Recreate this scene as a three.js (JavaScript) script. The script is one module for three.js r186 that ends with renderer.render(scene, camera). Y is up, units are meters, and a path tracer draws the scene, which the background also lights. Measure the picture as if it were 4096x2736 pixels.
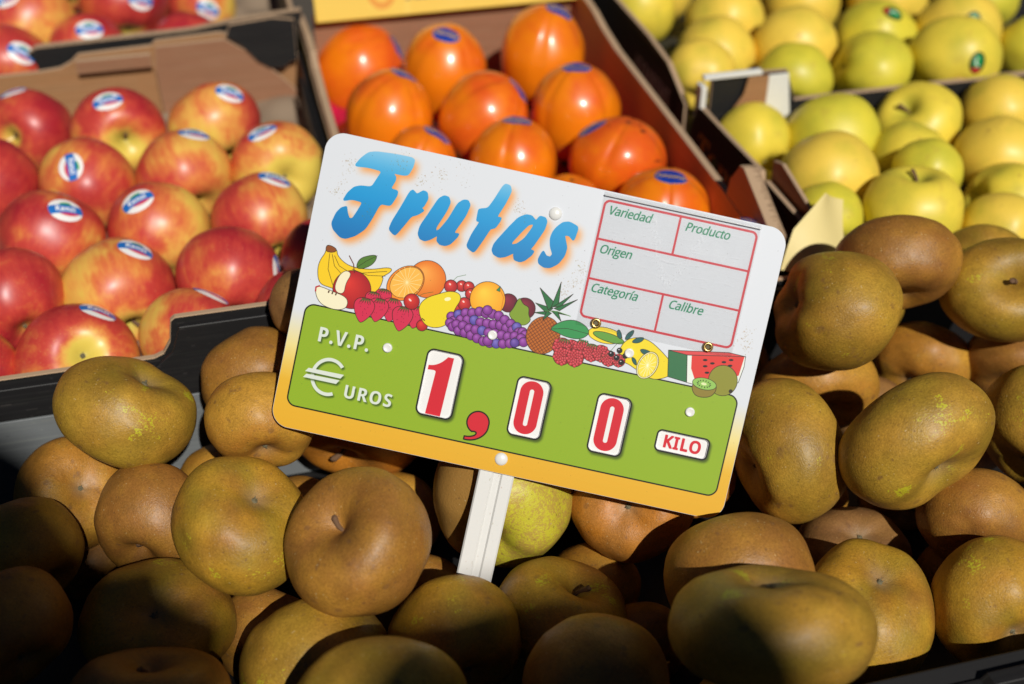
import * as THREE from 'three';
import { mergeGeometries } from 'three/addons/utils/BufferGeometryUtils.js';
import { RoundedBoxGeometry } from 'three/addons/geometries/RoundedBoxGeometry.js';

// ---------------------------------------------------------------- camera, sky, sun, exposure
const scene = new THREE.Scene();
const camera = new THREE.PerspectiveCamera(31.28, 1024 / 684, 0.02, 60);
camera.filmGauge = 36;
camera.position.set(0, 0.54, 0);
camera.lookAt(0, 0.54 - Math.sin(Math.PI / 5), -Math.cos(Math.PI / 5));
camera.focus = 0.64;
camera.userData.fStop = 5.0;
const renderer = new THREE.WebGLRenderer({ antialias: true });
renderer.toneMapping = THREE.LinearToneMapping;
renderer.toneMappingExposure = 1.0;
renderer.shadowMap.enabled = true;

const SUN = new THREE.Vector3(0.2732, 0.6682, 0.6920);
{ // clear blue sky, brighter towards the horizon
  const w = 64, h = 32, d = new Float32Array(w * h * 4);
  for (let j = 0; j < h; j++) for (let i = 0; i < w; i++) {
    const e = Math.sin(((j + 0.5) / h - 0.5) * Math.PI), k = Math.pow(1 - Math.max(0, e), 3), o = (j * w + i) * 4;
    const c = e > 0 ? [0.22 + 0.55 * k, 0.40 + 0.48 * k, 0.85 + 0.15 * k] : [0.16, 0.15, 0.14];
    d[o] = c[0]; d[o + 1] = c[1]; d[o + 2] = c[2]; d[o + 3] = 1;
  }
  const sky = new THREE.DataTexture(d, w, h, THREE.RGBAFormat, THREE.FloatType);
  sky.mapping = THREE.EquirectangularReflectionMapping; sky.magFilter = THREE.LinearFilter; sky.needsUpdate = true;
  scene.background = sky; scene.environment = sky;
  scene.environmentIntensity = 0.045; scene.backgroundIntensity = 0.045;
}
const sun = new THREE.DirectionalLight(new THREE.Color().setRGB(1, 0.96, 0.89), 3.7);
sun.position.copy(SUN).multiplyScalar(4).add(new THREE.Vector3(0.1, 0, -0.7));
sun.target.position.set(0.1, 0, -0.7);
sun.castShadow = true;
sun.shadow.mapSize.set(4096, 4096);
Object.assign(sun.shadow.camera, { left: -1.2, right: 1.2, top: 1.2, bottom: -1.2, near: 0.5, far: 8 });
scene.add(sun, sun.target);

// ---------------------------------------------------------------- helpers
const V3 = THREE.Vector3;
const lin = (r, g, b) => new THREE.Color().setRGB(r, g, b);
const taken = {};
const numbered = (n) => { taken[n] = (taken[n] ?? -1) + 1; return taken[n] ? n + '_' + String(taken[n]).padStart(3, '0') : n; };
const mesh = (name, g, m, parent) => { const o = new THREE.Mesh(g, m); o.name = name; o.castShadow = o.receiveShadow = true; if (parent) parent.add(o); return o; };
const thing = (o, label, category, group) => { o.name = numbered(o.name); o.userData.label = label; o.userData.category = category; if (group) o.userData.group = group; scene.add(o); return o; };
const group = (name) => { const g = new THREE.Group(); g.name = name; return g; };
function rng(s) { return () => { s = (s + 0x6d2b79f5) | 0; let t = Math.imul(s ^ (s >>> 15), 1 | s); t = (t + Math.imul(t ^ (t >>> 7), 61 | t)) ^ t; return ((t ^ (t >>> 14)) >>> 0) / 4294967296; }; }
const hash = (x, y, z) => { let n = Math.imul(x, 374761393) ^ Math.imul(y, 668265263) ^ Math.imul(z, 1274126177); n = Math.imul(n ^ (n >>> 13), 1103515245); return ((n ^ (n >>> 16)) >>> 0) / 4294967296; };
function noise(x, y, z) {
  const i = Math.floor(x), j = Math.floor(y), k = Math.floor(z); let u = x - i, v = y - j, w = z - k;
  u = u * u * (3 - 2 * u); v = v * v * (3 - 2 * v); w = w * w * (3 - 2 * w);
  const a = hash(i, j, k), b = hash(i + 1, j, k), c = hash(i, j + 1, k), d = hash(i + 1, j + 1, k), e = hash(i, j, k + 1), f = hash(i + 1, j, k + 1), g = hash(i, j + 1, k + 1), h = hash(i + 1, j + 1, k + 1);
  const p = a + (b - a) * u, q = c + (d - c) * u, r = e + (f - e) * u, s = g + (h - g) * u, m = p + (q - p) * v;
  return (m + (r + (s - r) * v - m) * w) * 2 - 1;
}
const fbm = (x, y, z, n = 3) => { let s = 0, a = 0.5; for (let i = 0; i < n; i++) { s += a * noise(x, y, z); x = x * 2.03 + 7.1; y = y * 2.03 + 3.7; z = z * 2.03 + 5.3; a *= 0.5; } return s; };
const clamp = (x, a = 0, b = 1) => Math.min(b, Math.max(a, x));
const smooth = (a, b, x) => { const t = clamp((x - a) / (b - a)); return t * t * (3 - 2 * t); };
const mix3 = (a, b, t) => [a[0] + (b[0] - a[0]) * t, a[1] + (b[1] - a[1]) * t, a[2] + (b[2] - a[2]) * t];
const ramp = (stops, t) => { for (let i = 1; i < stops.length; i++) if (t <= stops[i][0]) return mix3(stops[i - 1][1], stops[i][1], clamp((t - stops[i - 1][0]) / (stops[i][0] - stops[i - 1][0]))); return stops[stops.length - 1][1]; };
const srgb = (c) => Math.round(255 * clamp(c <= 0.0031308 ? 12.92 * c : 1.055 * Math.pow(c, 1 / 2.4) - 0.055));
function dataTexture(px, w, h, color) {
  const t = new THREE.DataTexture(px, w, h); t.magFilter = THREE.LinearFilter; t.minFilter = THREE.LinearFilter; t.wrapS = THREE.RepeatWrapping; t.wrapT = THREE.ClampToEdgeWrapping;
  if (color) t.colorSpace = THREE.SRGBColorSpace; t.needsUpdate = true; return t;
}
function canvasTexture(w, h, draw) {
  const c = document.createElement('canvas'); c.width = w; c.height = h; const x = c.getContext('2d'); draw(x, w, h);
  const t = new THREE.CanvasTexture(c); t.colorSpace = THREE.SRGBColorSpace; return t;
}

// ---------------------------------------------------------------- fruit skins (colour round the fruit: u about the axis, v from the stem end to the eye)
const TW = 1024, TH = 512;
function skin(seed, colour, dots = [], relief = null) {
  const px = new Uint8Array(TW * TH * 4), hp = relief ? new Uint8Array(TW * TH * 4) : null, col = new Float32Array(TW * TH * 3);
  for (let j = 0; j < TH; j++) {
    const th = Math.PI * (1 - (j + 0.5) / TH), s = Math.sin(th), y = Math.cos(th);
    for (let i = 0; i < TW; i++) {
      const ph = (2 * Math.PI * (i + 0.5)) / TW, x = s * Math.cos(ph), z = s * Math.sin(ph), c = colour(x, y, z, th, ph, seed), o = (j * TW + i) * 3;
      col[o] = c[0]; col[o + 1] = c[1]; col[o + 2] = c[2];
      if (hp) { const v = clamp(0.5 + relief(x, y, z)) * 255, q = (j * TW + i) * 4; hp[q] = hp[q + 1] = hp[q + 2] = v; hp[q + 3] = 255; }
    }
  }
  const rand = rng(seed * 977 + 5);
  for (const d of dots) for (let n = 0; n < d.n; n++) {
    const y = rand() * 2 - 1, th = Math.acos(y), s = Math.max(0.12, Math.sin(th)), cx = rand() * TW, cy = (1 - th / Math.PI) * TH, r = d.r[0] + (d.r[1] - d.r[0]) * rand() ** 2, rx = r / s, al = d.a * (0.5 + 0.5 * rand());
    for (let b = Math.floor(cy - r - 1); b <= cy + r + 1; b++) for (let a = Math.floor(cx - rx - 1); a <= cx + rx + 1; a++) {
      if (b < 0 || b >= TH) continue;
      const q = Math.hypot((a + 0.5 - cx) / rx, (b + 0.5 - cy) / r), k = al * clamp((1.15 - q) / 0.5); if (k <= 0) continue;
      const at = b * TW + ((a % TW) + TW) % TW, o = at * 3; for (let m = 0; m < 3; m++) col[o + m] += (d.c[m] - col[o + m]) * k;
      if (hp && d.h) { const v = clamp((hp[at * 4] / 255) + d.h * k) * 255; hp[at * 4] = hp[at * 4 + 1] = hp[at * 4 + 2] = v; }
    }
  }
  for (let i = 0; i < TW * TH; i++) { px[i * 4] = srgb(col[i * 3]); px[i * 4 + 1] = srgb(col[i * 3 + 1]); px[i * 4 + 2] = srgb(col[i * 3 + 2]); px[i * 4 + 3] = 255; }
  return { map: dataTexture(px, TW, TH, true), bump: hp ? dataTexture(hp, TW, TH) : null };
}
// red and yellow apples
const RAMP_RED = [[0, [0.80, 0.60, 0.10]], [0.28, [0.82, 0.44, 0.09]], [0.5, [0.72, 0.20, 0.055]], [0.75, [0.58, 0.062, 0.042]], [1.1, [0.40, 0.020, 0.030]]];
const redTone = [[0.56, 0.40, 0.50], [0.78, 0.25, 0.45], [0.54, 0.26, 0.30], [0.10, 0.40, 0.45], [0.46, 0.2, 0.25], [0.88, 0.14, 0.15]];
const redColour = (tone) => (x, y, z, th, ph, s) => {
  const [base, side, hollow] = redTone[tone], o = s * 13.7;
  const streak = noise(x * 13 + o, y * 1.6, z * 13 - o), fine = noise(x * 34 + o, y * 9, z * 34);
  let b = base + side * x + 0.55 * fbm(x * 1.9 + o, y * 1.9, z * 1.9, 3) + 0.08 * streak + 0.06 * fine;
  b -= hollow * 1.6 * (1 - smooth(0.15, 0.62 + 0.25 * noise(x * 3 + o, z * 3, 1), th)) + hollow * 1.5 * (1 - smooth(0.15, 0.62 + 0.25 * noise(x * 3, z * 3 + o, 4), Math.PI - th));
  let c = ramp(RAMP_RED, clamp(b, 0, 1.1));
  const green = Math.max(1 - smooth(0.05, 0.42, th), 0.6 * (1 - smooth(0.05, 0.35, Math.PI - th)));
  return mix3(c, [0.42, 0.36, 0.06], 0.75 * green);
};
// yellow apples
const YB = [[0.84, 0.65, 0.065], [0.72, 0.62, 0.05], [0.88, 0.62, 0.08], [0.78, 0.62, 0.06]];
const yellowColour = (tone) => (x, y, z, th, ph, s) => {
  const o = s * 9.1, n = fbm(x * 1.7 + o, y * 1.7, z * 1.7, 3), f = fbm(x * 11, y * 11 + o, z * 11, 2);
  let c = mix3(YB[tone], [0.42, 0.43, 0.04], clamp(0.12 + 0.8 * n + 0.10 * f, 0, 0.65));
  c = mix3(c, [0.36, 0.38, 0.04], 0.6 * (1 - smooth(0.1, 0.5, th)));
  if (tone === 3) c = mix3(c, [0.80, 0.30, 0.08], 0.6 * smooth(0.55, 0.95, x + 0.35 * f) * smooth(-0.3, 0.4, y + 0.4 * n));
  return mix3(c, [0.55, 0.36, 0.06], 0.25 * smooth(0.2, 0.5, fbm(x * 5 + o, y * 5, z * 5, 2)));
};
// persimmons
const persimmonColour = (tone) => (x, y, z, th, ph, s) => {
  const o = s * 5.3, n = fbm(x * 1.5 + o, y * 1.5, z * 1.5, 3);
  let c = mix3([0.88, 0.225, 0.004], [0.76, 0.105, 0.010], clamp((tone ? 0.5 : 0.05) + 1.2 * n + 0.35 * y + 0.15 * noise(x * 9 + o, y * 9, z * 9), 0, 1));
  const sc = noise(x * 5 + o, y * 26, z * 5), lim = tone === 2 ? 0.70 : 0.90;
  if (tone === 2) c = mix3(c, [0.10, 0.02, 0.01], 0.8 * smooth(lim, lim + 0.12, sc) * smooth(0.1, 0.4, noise(x * 2.3 + 4 + o, y * 2.3, z * 2.3)));
  return mix3(c, [0.05, 0.03, 0.015], 1 - smooth(0.03, 0.09, th));
};
// russet apples
const RB = [
  [[0.44, 0.205, 0.030], [0.29, 0.122, 0.024], 0.03], [[0.45, 0.242, 0.030], [0.30, 0.160, 0.020], 0.13], [[0.47, 0.225, 0.022], [0.32, 0.142, 0.022], 0.16],
  [[0.53, 0.270, 0.034], [0.40, 0.175, 0.024], 0.02], [[0.30, 0.150, 0.045], [0.22, 0.105, 0.035], 0], [[0.50, 0.185, 0.018], [0.40, 0.165, 0.030], 0],
];
const russetColour = (tone) => (x, y, z, th, ph, s) => {
  const o = s * 7.7, n = fbm(x * 1.6 + o, y * 1.6, z * 1.6, 3), m = fbm(x * 7 + o, y * 7, z * 7, 2), f = noise(x * 48 + o, y * 48, z * 48), g = noise(x * 95, y * 95, z * 95 + o);
  if (tone === 6) {
    const e = smooth(-0.22, 0.22, x + 0.2 * m), k = smooth(-0.15, 0.45, 0.55 * f + 0.4 * g + 0.9 * m + 0.15 - 0.5 * n);
    return mix3([0.36, 0.19, 0.045], mix3([0.55, 0.50, 0.035], [0.44, 0.27, 0.06], 0.75 * k), e);
  }
  const [A, B, gr] = RB[tone];
  let c = mix3(A, B, clamp(0.5 + 1.9 * n + 0.55 * m));
  c = mix3(c, [0.30, 0.27, 0.020], clamp(gr * (1.1 + 2.6 * fbm(x * 2.3 - o, y * 2.3, z * 2.3 + o, 2)), 0, 0.7));
  c = c.map((v) => v * (1 + 0.17 * f + 0.15 * g + 0.24 * m));
  if (gr > 0.1) c = mix3(c, [0.50, 0.48, 0.020], 0.85 * smooth(0.10, 0.30, 0.35 * f + 0.2 * g + 0.5 * m + 1.5 * fbm(x * 2.6 + o, y * 2.6 + 9, z * 2.6, 2) - 0.64));
  c = mix3(c, [0.16, 0.075, 0.035], 0.55 * smooth(0.36, 0.62, fbm(x * 6 + 3, y * 6 + o, z * 6, 3)));
  return mix3(c, [0.30, 0.22, 0.13], 0.5 * (1 - smooth(0.05, 0.45, Math.PI - th)));
};
const RELIEF = (x, y, z) => 0.16 * noise(x * 60, y * 60, z * 60) + 0.16 * noise(x * 120, y * 120, z * 120) + 0.10 * noise(x * 17, y * 17, z * 17);
const PALE = { n: 280, r: [0.9, 2.3], c: [0.60, 0.44, 0.21], a: 0.65, h: 0.3 }, SPECK = { n: 420, r: [0.9, 3.0], c: [0.14, 0.068, 0.028], a: 0.6, h: -0.15 }, BLOT = { n: 18, r: [3, 11], c: [0.16, 0.075, 0.03], a: 0.55, h: -0.1 };
const redDots = [{ n: 900, r: [0.8, 1.7], c: [0.85, 0.55, 0.22], a: 0.38 }], yellowDots = [{ n: 600, r: [1.0, 2.4], c: [0.38, 0.27, 0.06], a: 0.5 }, { n: 12, r: [3, 10], c: [0.40, 0.22, 0.05], a: 0.5 }];
const range = (n) => Array.from({ length: n }, (_, i) => i);
const SKINS = {
  red: range(6).map((t) => { const k = skin(11 + t, redColour(t), redDots); return new THREE.MeshPhysicalMaterial({ map: k.map, roughness: 0.42, ior: 1.45, clearcoat: 0.25, clearcoatRoughness: 0.3 }); }),
  yel: range(4).map((t) => { const k = skin(31 + t, yellowColour(t), yellowDots); return new THREE.MeshPhysicalMaterial({ map: k.map, roughness: 0.48, ior: 1.45, clearcoat: 0.12, clearcoatRoughness: 0.3 }); }),
  per: range(3).map((t) => { const k = skin(51 + t, persimmonColour(t), [{ n: 8, r: [2, 5], c: [0.45, 0.06, 0.01], a: 0.4 }]); return new THREE.MeshPhysicalMaterial({ map: k.map, roughness: 0.36, ior: 1.47, clearcoat: 0.5, clearcoatRoughness: 0.19 }); }),
  rus: range(7).map((t) => { const k = skin(71 + t, russetColour(t), [PALE, SPECK, BLOT], RELIEF); return new THREE.MeshPhysicalMaterial({ map: k.map, bumpMap: k.bump, bumpScale: 0.0003, roughness: 0.50, ior: 1.45, clearcoat: 0.05, clearcoatRoughness: 0.3 }); }),
};
SKINS.redback = SKINS.red;
const M = {
  stem: new THREE.MeshStandardMaterial({ color: lin(0.15, 0.08, 0.04), roughness: 0.85 }),
  calyx: new THREE.MeshStandardMaterial({ color: lin(0.15, 0.13, 0.075), roughness: 0.9 }),
  leaf: new THREE.MeshStandardMaterial({ color: lin(0.08, 0.10, 0.03), roughness: 0.7 }),
};

// ---------------------------------------------------------------- stickers
const stickerMats = {};
function redSticker(x, w, h) {
  x.fillStyle = '#f3f1ee'; x.fillRect(0, 0, w, h);
  x.fillStyle = '#d8304f'; x.beginPath(); x.moveTo(w * 0.30, h * 0.68); x.quadraticCurveTo(w * 0.62, h * 0.86, w * 0.90, h * 0.62); x.lineTo(w * 0.82, h * 0.56); x.lineTo(w * 0.3, h * 0.64); x.fill();
  x.fillStyle = '#2f9c4b'; x.beginPath(); x.ellipse(w * 0.5, h * 0.24, w * 0.17, h * 0.07, -0.15, 0, 7); x.fill();
  x.fillStyle = '#2470c4'; x.beginPath(); x.moveTo(0, h * 0.40); x.quadraticCurveTo(w * 0.5, h * 0.20, w, h * 0.30); x.lineTo(w, h * 0.62); x.quadraticCurveTo(w * 0.5, h * 0.58, 0, h * 0.78); x.fill();
  x.fillStyle = '#ffffff'; x.font = 'bold ' + h * 0.30 + 'px sans-serif'; x.textAlign = 'center'; x.save(); x.translate(w * 0.5, h * 0.56); x.rotate(-0.06); x.fillText('Kanzi', 0, 0); x.restore();
}
function persimmonSticker(x, w, h) {
  x.fillStyle = '#d9b04a'; x.fillRect(0, 0, w, h);
  x.fillStyle = '#12359b'; x.beginPath(); x.ellipse(w / 2, h / 2, w * 0.485, h * 0.47, 0, 0, 7); x.fill();
  x.fillStyle = '#e3b95a'; x.font = 'bold ' + h * 0.29 + 'px sans-serif'; x.textAlign = 'center'; x.fillText('PERSIMON', w / 2, h * 0.60, w * 0.84);
  x.strokeStyle = '#3a5bc0'; x.lineWidth = h * 0.03; x.beginPath(); x.ellipse(w / 2, h * 0.5, w * 0.42, h * 0.38, 0, 0.4, 2.7); x.stroke();
}
function yellowSticker(x, w, h) {
  x.fillStyle = '#1c1512'; x.fillRect(0, 0, w, h);
  x.fillStyle = '#1f8a4c'; x.beginPath(); x.ellipse(w * 0.55, h * 0.5, w * 0.36, h * 0.34, 0, 0, 7); x.fill();
  x.fillStyle = '#b52a2a'; x.beginPath(); x.ellipse(w * 0.18, h * 0.5, w * 0.12, h * 0.3, 0, 0, 7); x.fill();
  x.strokeStyle = '#e8efe6'; x.lineWidth = h * 0.08; x.beginPath(); x.moveTo(w * 0.36, h * 0.62); x.quadraticCurveTo(w * 0.5, h * 0.2, w * 0.72, h * 0.45); x.stroke();
}
for (const [k, f] of [['red', redSticker], ['per', persimmonSticker], ['yel', yellowSticker]]) stickerMats[k] = new THREE.MeshPhysicalMaterial({ map: canvasTexture(256, 192, f), roughness: 0.35, clearcoat: 0.3, side: THREE.DoubleSide });
stickerMats.redback = stickerMats.red;

// ---------------------------------------------------------------- fruit shapes
const UPV = new V3(0, 1, 0);
function fruitSurface(kind, R, q, w, k, seed, flat = 0.88) {
  const wl = w.clone().applyQuaternion(q.clone().invert()), o = seed * 3.17, rand = rng(seed * 131 + 7);
  const lump = { red: 0.045, redback: 0.045, yel: 0.05, per: 0.04, rus: 0.055 }[kind], tilt = 0.05 * (rand() - 0.5), five = rand() * 6, dip = 0.40 + 0.08 * rand(), eye = 0.27 + 0.08 * rand(), big = kind === 'rus' ? 0.13 : 0, lob = kind === 'rus' ? 0.022 : kind === 'yel' ? 0.02 : 0.014;
  return (th, ph, out) => {
    const s = Math.sin(th), c = Math.cos(th), x = s * Math.cos(ph), z = s * Math.sin(ph); let r, ax;
    if (kind === 'per') {
      ax = 1.12;
      const p4 = Math.cos(2 * (ph + five)), groove = Math.exp(-p4 * p4 / 0.05);
      r = 1 - 0.035 * groove * Math.pow(s, 0.7) * smooth(-0.9, 0.6, c) - 0.10 * Math.exp(-Math.pow((Math.PI - th) / 0.4, 2)) - 0.055 * smooth(0.2, 1, c) + 0.03 * smooth(0, -0.7, c) - 0.03 * Math.exp(-Math.pow(th / 0.16, 2));
    } else {
      ax = flat;
      const e = Math.PI - th;
      r = 1 - (dip + big) * Math.exp(-Math.pow(th / (0.36 + 1.0 * big), 2)) - (eye + big) * (1 + 0.05 * Math.cos(5 * (ph + five))) * Math.exp(-Math.pow(e / (0.36 + 1.3 * big), 2)) + lob * Math.cos(5 * (ph + five)) * smooth(0.5, -1, c) + 0.035 * c * s + tilt * x;
    }
    r *= 1 + lump * 1.5 * fbm(x * 1.25 + o, c * 1.25, z * 1.25 - o, 2) + (kind === 'rus' ? 0.007 * noise(x * 5 + o, c * 5, z * 5) : 0);
    out.set(x * r, c * r * ax, z * r).multiplyScalar(R);
    const d = out.dot(wl) * (k - 1);
    return out.addScaledVector(wl, d);
  };
}
function fruitGeometry(surf, nu, nv) {
  const pos = [], nor = [], uv = [], idx = [], p = new V3(), a = new V3(), b = new V3(), e = 1e-3, n = new V3();
  for (let j = 0; j <= nv; j++) {
    const t = j / nv, th = clamp(Math.PI * (t - 0.055 * Math.sin(2 * Math.PI * t) * 1.2), 0.004, Math.PI - 0.004);
    for (let i = 0; i <= nu; i++) {
      const ph = (2 * Math.PI * (i % nu)) / nu; surf(th, ph, p);
      surf(th + e, ph, a).sub(p); surf(th, ph + e, b).sub(p); n.crossVectors(b, a).normalize();
      pos.push(p.x, p.y, p.z); nor.push(n.x, n.y, n.z); uv.push(i / nu, 1 - th / Math.PI);
      if (i < nu && j < nv) { const q = j * (nu + 1) + i; idx.push(q, q + 1, q + nu + 1, q + 1, q + nu + 2, q + nu + 1); }
    }
  }
  const g = new THREE.BufferGeometry();
  g.setAttribute('position', new THREE.Float32BufferAttribute(pos, 3)); g.setAttribute('normal', new THREE.Float32BufferAttribute(nor, 3)); g.setAttribute('uv', new THREE.Float32BufferAttribute(uv, 2)); g.setIndex(idx);
  return g;
}
function stickerGeometry(surf, dir, along, wAng, hAng) {
  const t = along.clone().addScaledVector(dir, -along.dot(dir)).normalize(), b = new V3().crossVectors(dir, t), pos = [], uv = [], idx = [], d = new V3(), p = new V3(), rings = 6, seg = 28;
  const add = (x, y) => {
    d.copy(dir).addScaledVector(t, x * wAng).addScaledVector(b, y * hAng).normalize();
    surf(Math.acos(clamp(d.y, -1, 1)), Math.atan2(d.z, d.x), p); const l = p.length(); p.multiplyScalar((l + 0.0004) / l); pos.push(p.x, p.y, p.z); uv.push(0.5 + 0.5 * x, 0.5 + 0.5 * y);
  };
  add(0, 0);
  for (let r = 1; r <= rings; r++) for (let s = 0; s < seg; s++) { const a = (2 * Math.PI * s) / seg; add((r / rings) * Math.cos(a), (r / rings) * Math.sin(a)); }
  for (let s = 0; s < seg; s++) { idx.push(0, 1 + s, 1 + ((s + 1) % seg)); for (let r = 0; r < rings - 1; r++) { const i = 1 + r * seg + s, j = 1 + r * seg + ((s + 1) % seg); idx.push(i, i + seg, j, j, i + seg, j + seg); } }
  const g = new THREE.BufferGeometry(); g.setAttribute('position', new THREE.Float32BufferAttribute(pos, 3)); g.setAttribute('uv', new THREE.Float32BufferAttribute(uv, 2)); g.setIndex(idx); g.computeVertexNormals(); return g;
}
function stemGeometry(base, len, r, bend, seed) {
  const rand = rng(seed), path = new THREE.CatmullRomCurve3([base.clone(), base.clone().add(new V3(bend * 0.3, len * 0.5, 0)), base.clone().add(new V3(bend, len, (rand() - 0.5) * bend))]);
  const g = new THREE.TubeGeometry(path, 10, r, 8), p = g.attributes.position;
  for (let i = 0; i < p.count; i++) { const k = Math.floor(i / 9) / 10, s = 0.85 + 0.45 * k * k + 0.12 * (rand() - 0.5), c = path.getPoint(k); p.setXYZ(i, c.x + (p.getX(i) - c.x) * s, c.y + (p.getY(i) - c.y) * s, c.z + (p.getZ(i) - c.z) * s); }
  const cap = new THREE.SphereGeometry(r * 1.25, 8, 6); cap.scale(1, 0.5, 1); const e = path.getPoint(1); cap.translate(e.x, e.y, e.z);
  g.computeVertexNormals(); return mergeGeometries([g, cap]);
}
function calyxGeometry(base, R, seed) {
  const rand = rng(seed), parts = [];
  for (let i = 0; i < 5; i++) {
    const g = new THREE.ConeGeometry(R * 0.034, R * (0.06 + 0.05 * rand()), 5, 3); g.scale(1, 1, 0.5); g.translate(0, R * 0.03, 0); g.rotateX(0.2 + 1.0 * rand()); g.rotateZ((rand() - 0.5) * 0.8); g.rotateY((i * 2 * Math.PI) / 5 + rand() * 0.5); parts.push(g);
  }
  const d = new THREE.SphereGeometry(R * 0.05, 8, 6); d.scale(1, 0.6, 1); parts.push(d);
  const g = mergeGeometries(parts.map((x) => x.toNonIndexed())); g.rotateX(Math.PI); g.translate(base.x, base.y, base.z); return g;
}
const NAMES = { red: ['red_apple', 'apple'], redback: ['red_apple', 'apple'], per: ['persimmon', 'persimmon'], yel: ['yellow_apple', 'apple'], rus: ['russet_apple', 'apple'] };
function buildFruit([kind, c, R, ax, spin, w, k, tone, o], i) {
  const q = new THREE.Quaternion().setFromUnitVectors(UPV, new V3(...ax).normalize()).multiply(new THREE.Quaternion().setFromAxisAngle(UPV, spin));
  const surf = fruitSurface(kind, R, q, new V3(...w), k, i + 1, o.flat), fine = kind === 'rus';
  const f = mesh(NAMES[kind][0], fruitGeometry(surf, fine ? 72 : 48, fine ? 56 : 36), SKINS[kind][tone]);
  f.position.set(...c); f.quaternion.copy(q);
  const p = new V3();
  if (kind === 'per') {
    surf(Math.PI - 0.01, 0, p);
    const parts = []; for (let n = 0; n < 4; n++) { const s = new THREE.SphereGeometry(R * 0.34, 10, 6); s.scale(1, 0.08, 0.8); s.translate(R * 0.3, -R * 0.03, 0); s.rotateY((n * Math.PI) / 2); s.translate(p.x, p.y, p.z); parts.push(s); }
    mesh('calyx', mergeGeometries(parts), M.leaf, f);
  } else {
    surf(0.01, 0, p); const long = o.stem ? 0.32 : kind === 'rus' ? 0.16 : 0.2;
    mesh('stem', stemGeometry(p.clone().add(new V3(0, -0.001, 0)), R * long, R * (o.stem ? 0.036 : 0.034), R * 0.14, i * 7 + 3), M.stem, f);
    surf(Math.PI - 0.01, 0, p);
    mesh('calyx', calyxGeometry(p, R, i * 5 + 1), M.calyx, f);
  }
  if (o.st) {
    const qi = q.clone().invert(), W = new V3(...w), d = new V3(...o.st[0]); d.addScaledVector(W, d.dot(W) * (1 / k - 1)).applyQuaternion(qi);
    d.y /= kind === 'per' ? 1.12 : o.flat ?? 0.88; d.normalize();
    const t = new V3(...o.st[1]).applyQuaternion(qi), half = { red: [0.0122, 0.0096], redback: [0.0122, 0.0096], per: [0.0135, 0.0092], yel: [0.0098, 0.0072] }[kind];
    mesh('sticker', stickerGeometry(surf, d, t, half[0] / R, half[1] / R), stickerMats[kind], f);
  }
  return thing(f, o.label, NAMES[kind][1], o.group);
}
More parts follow.
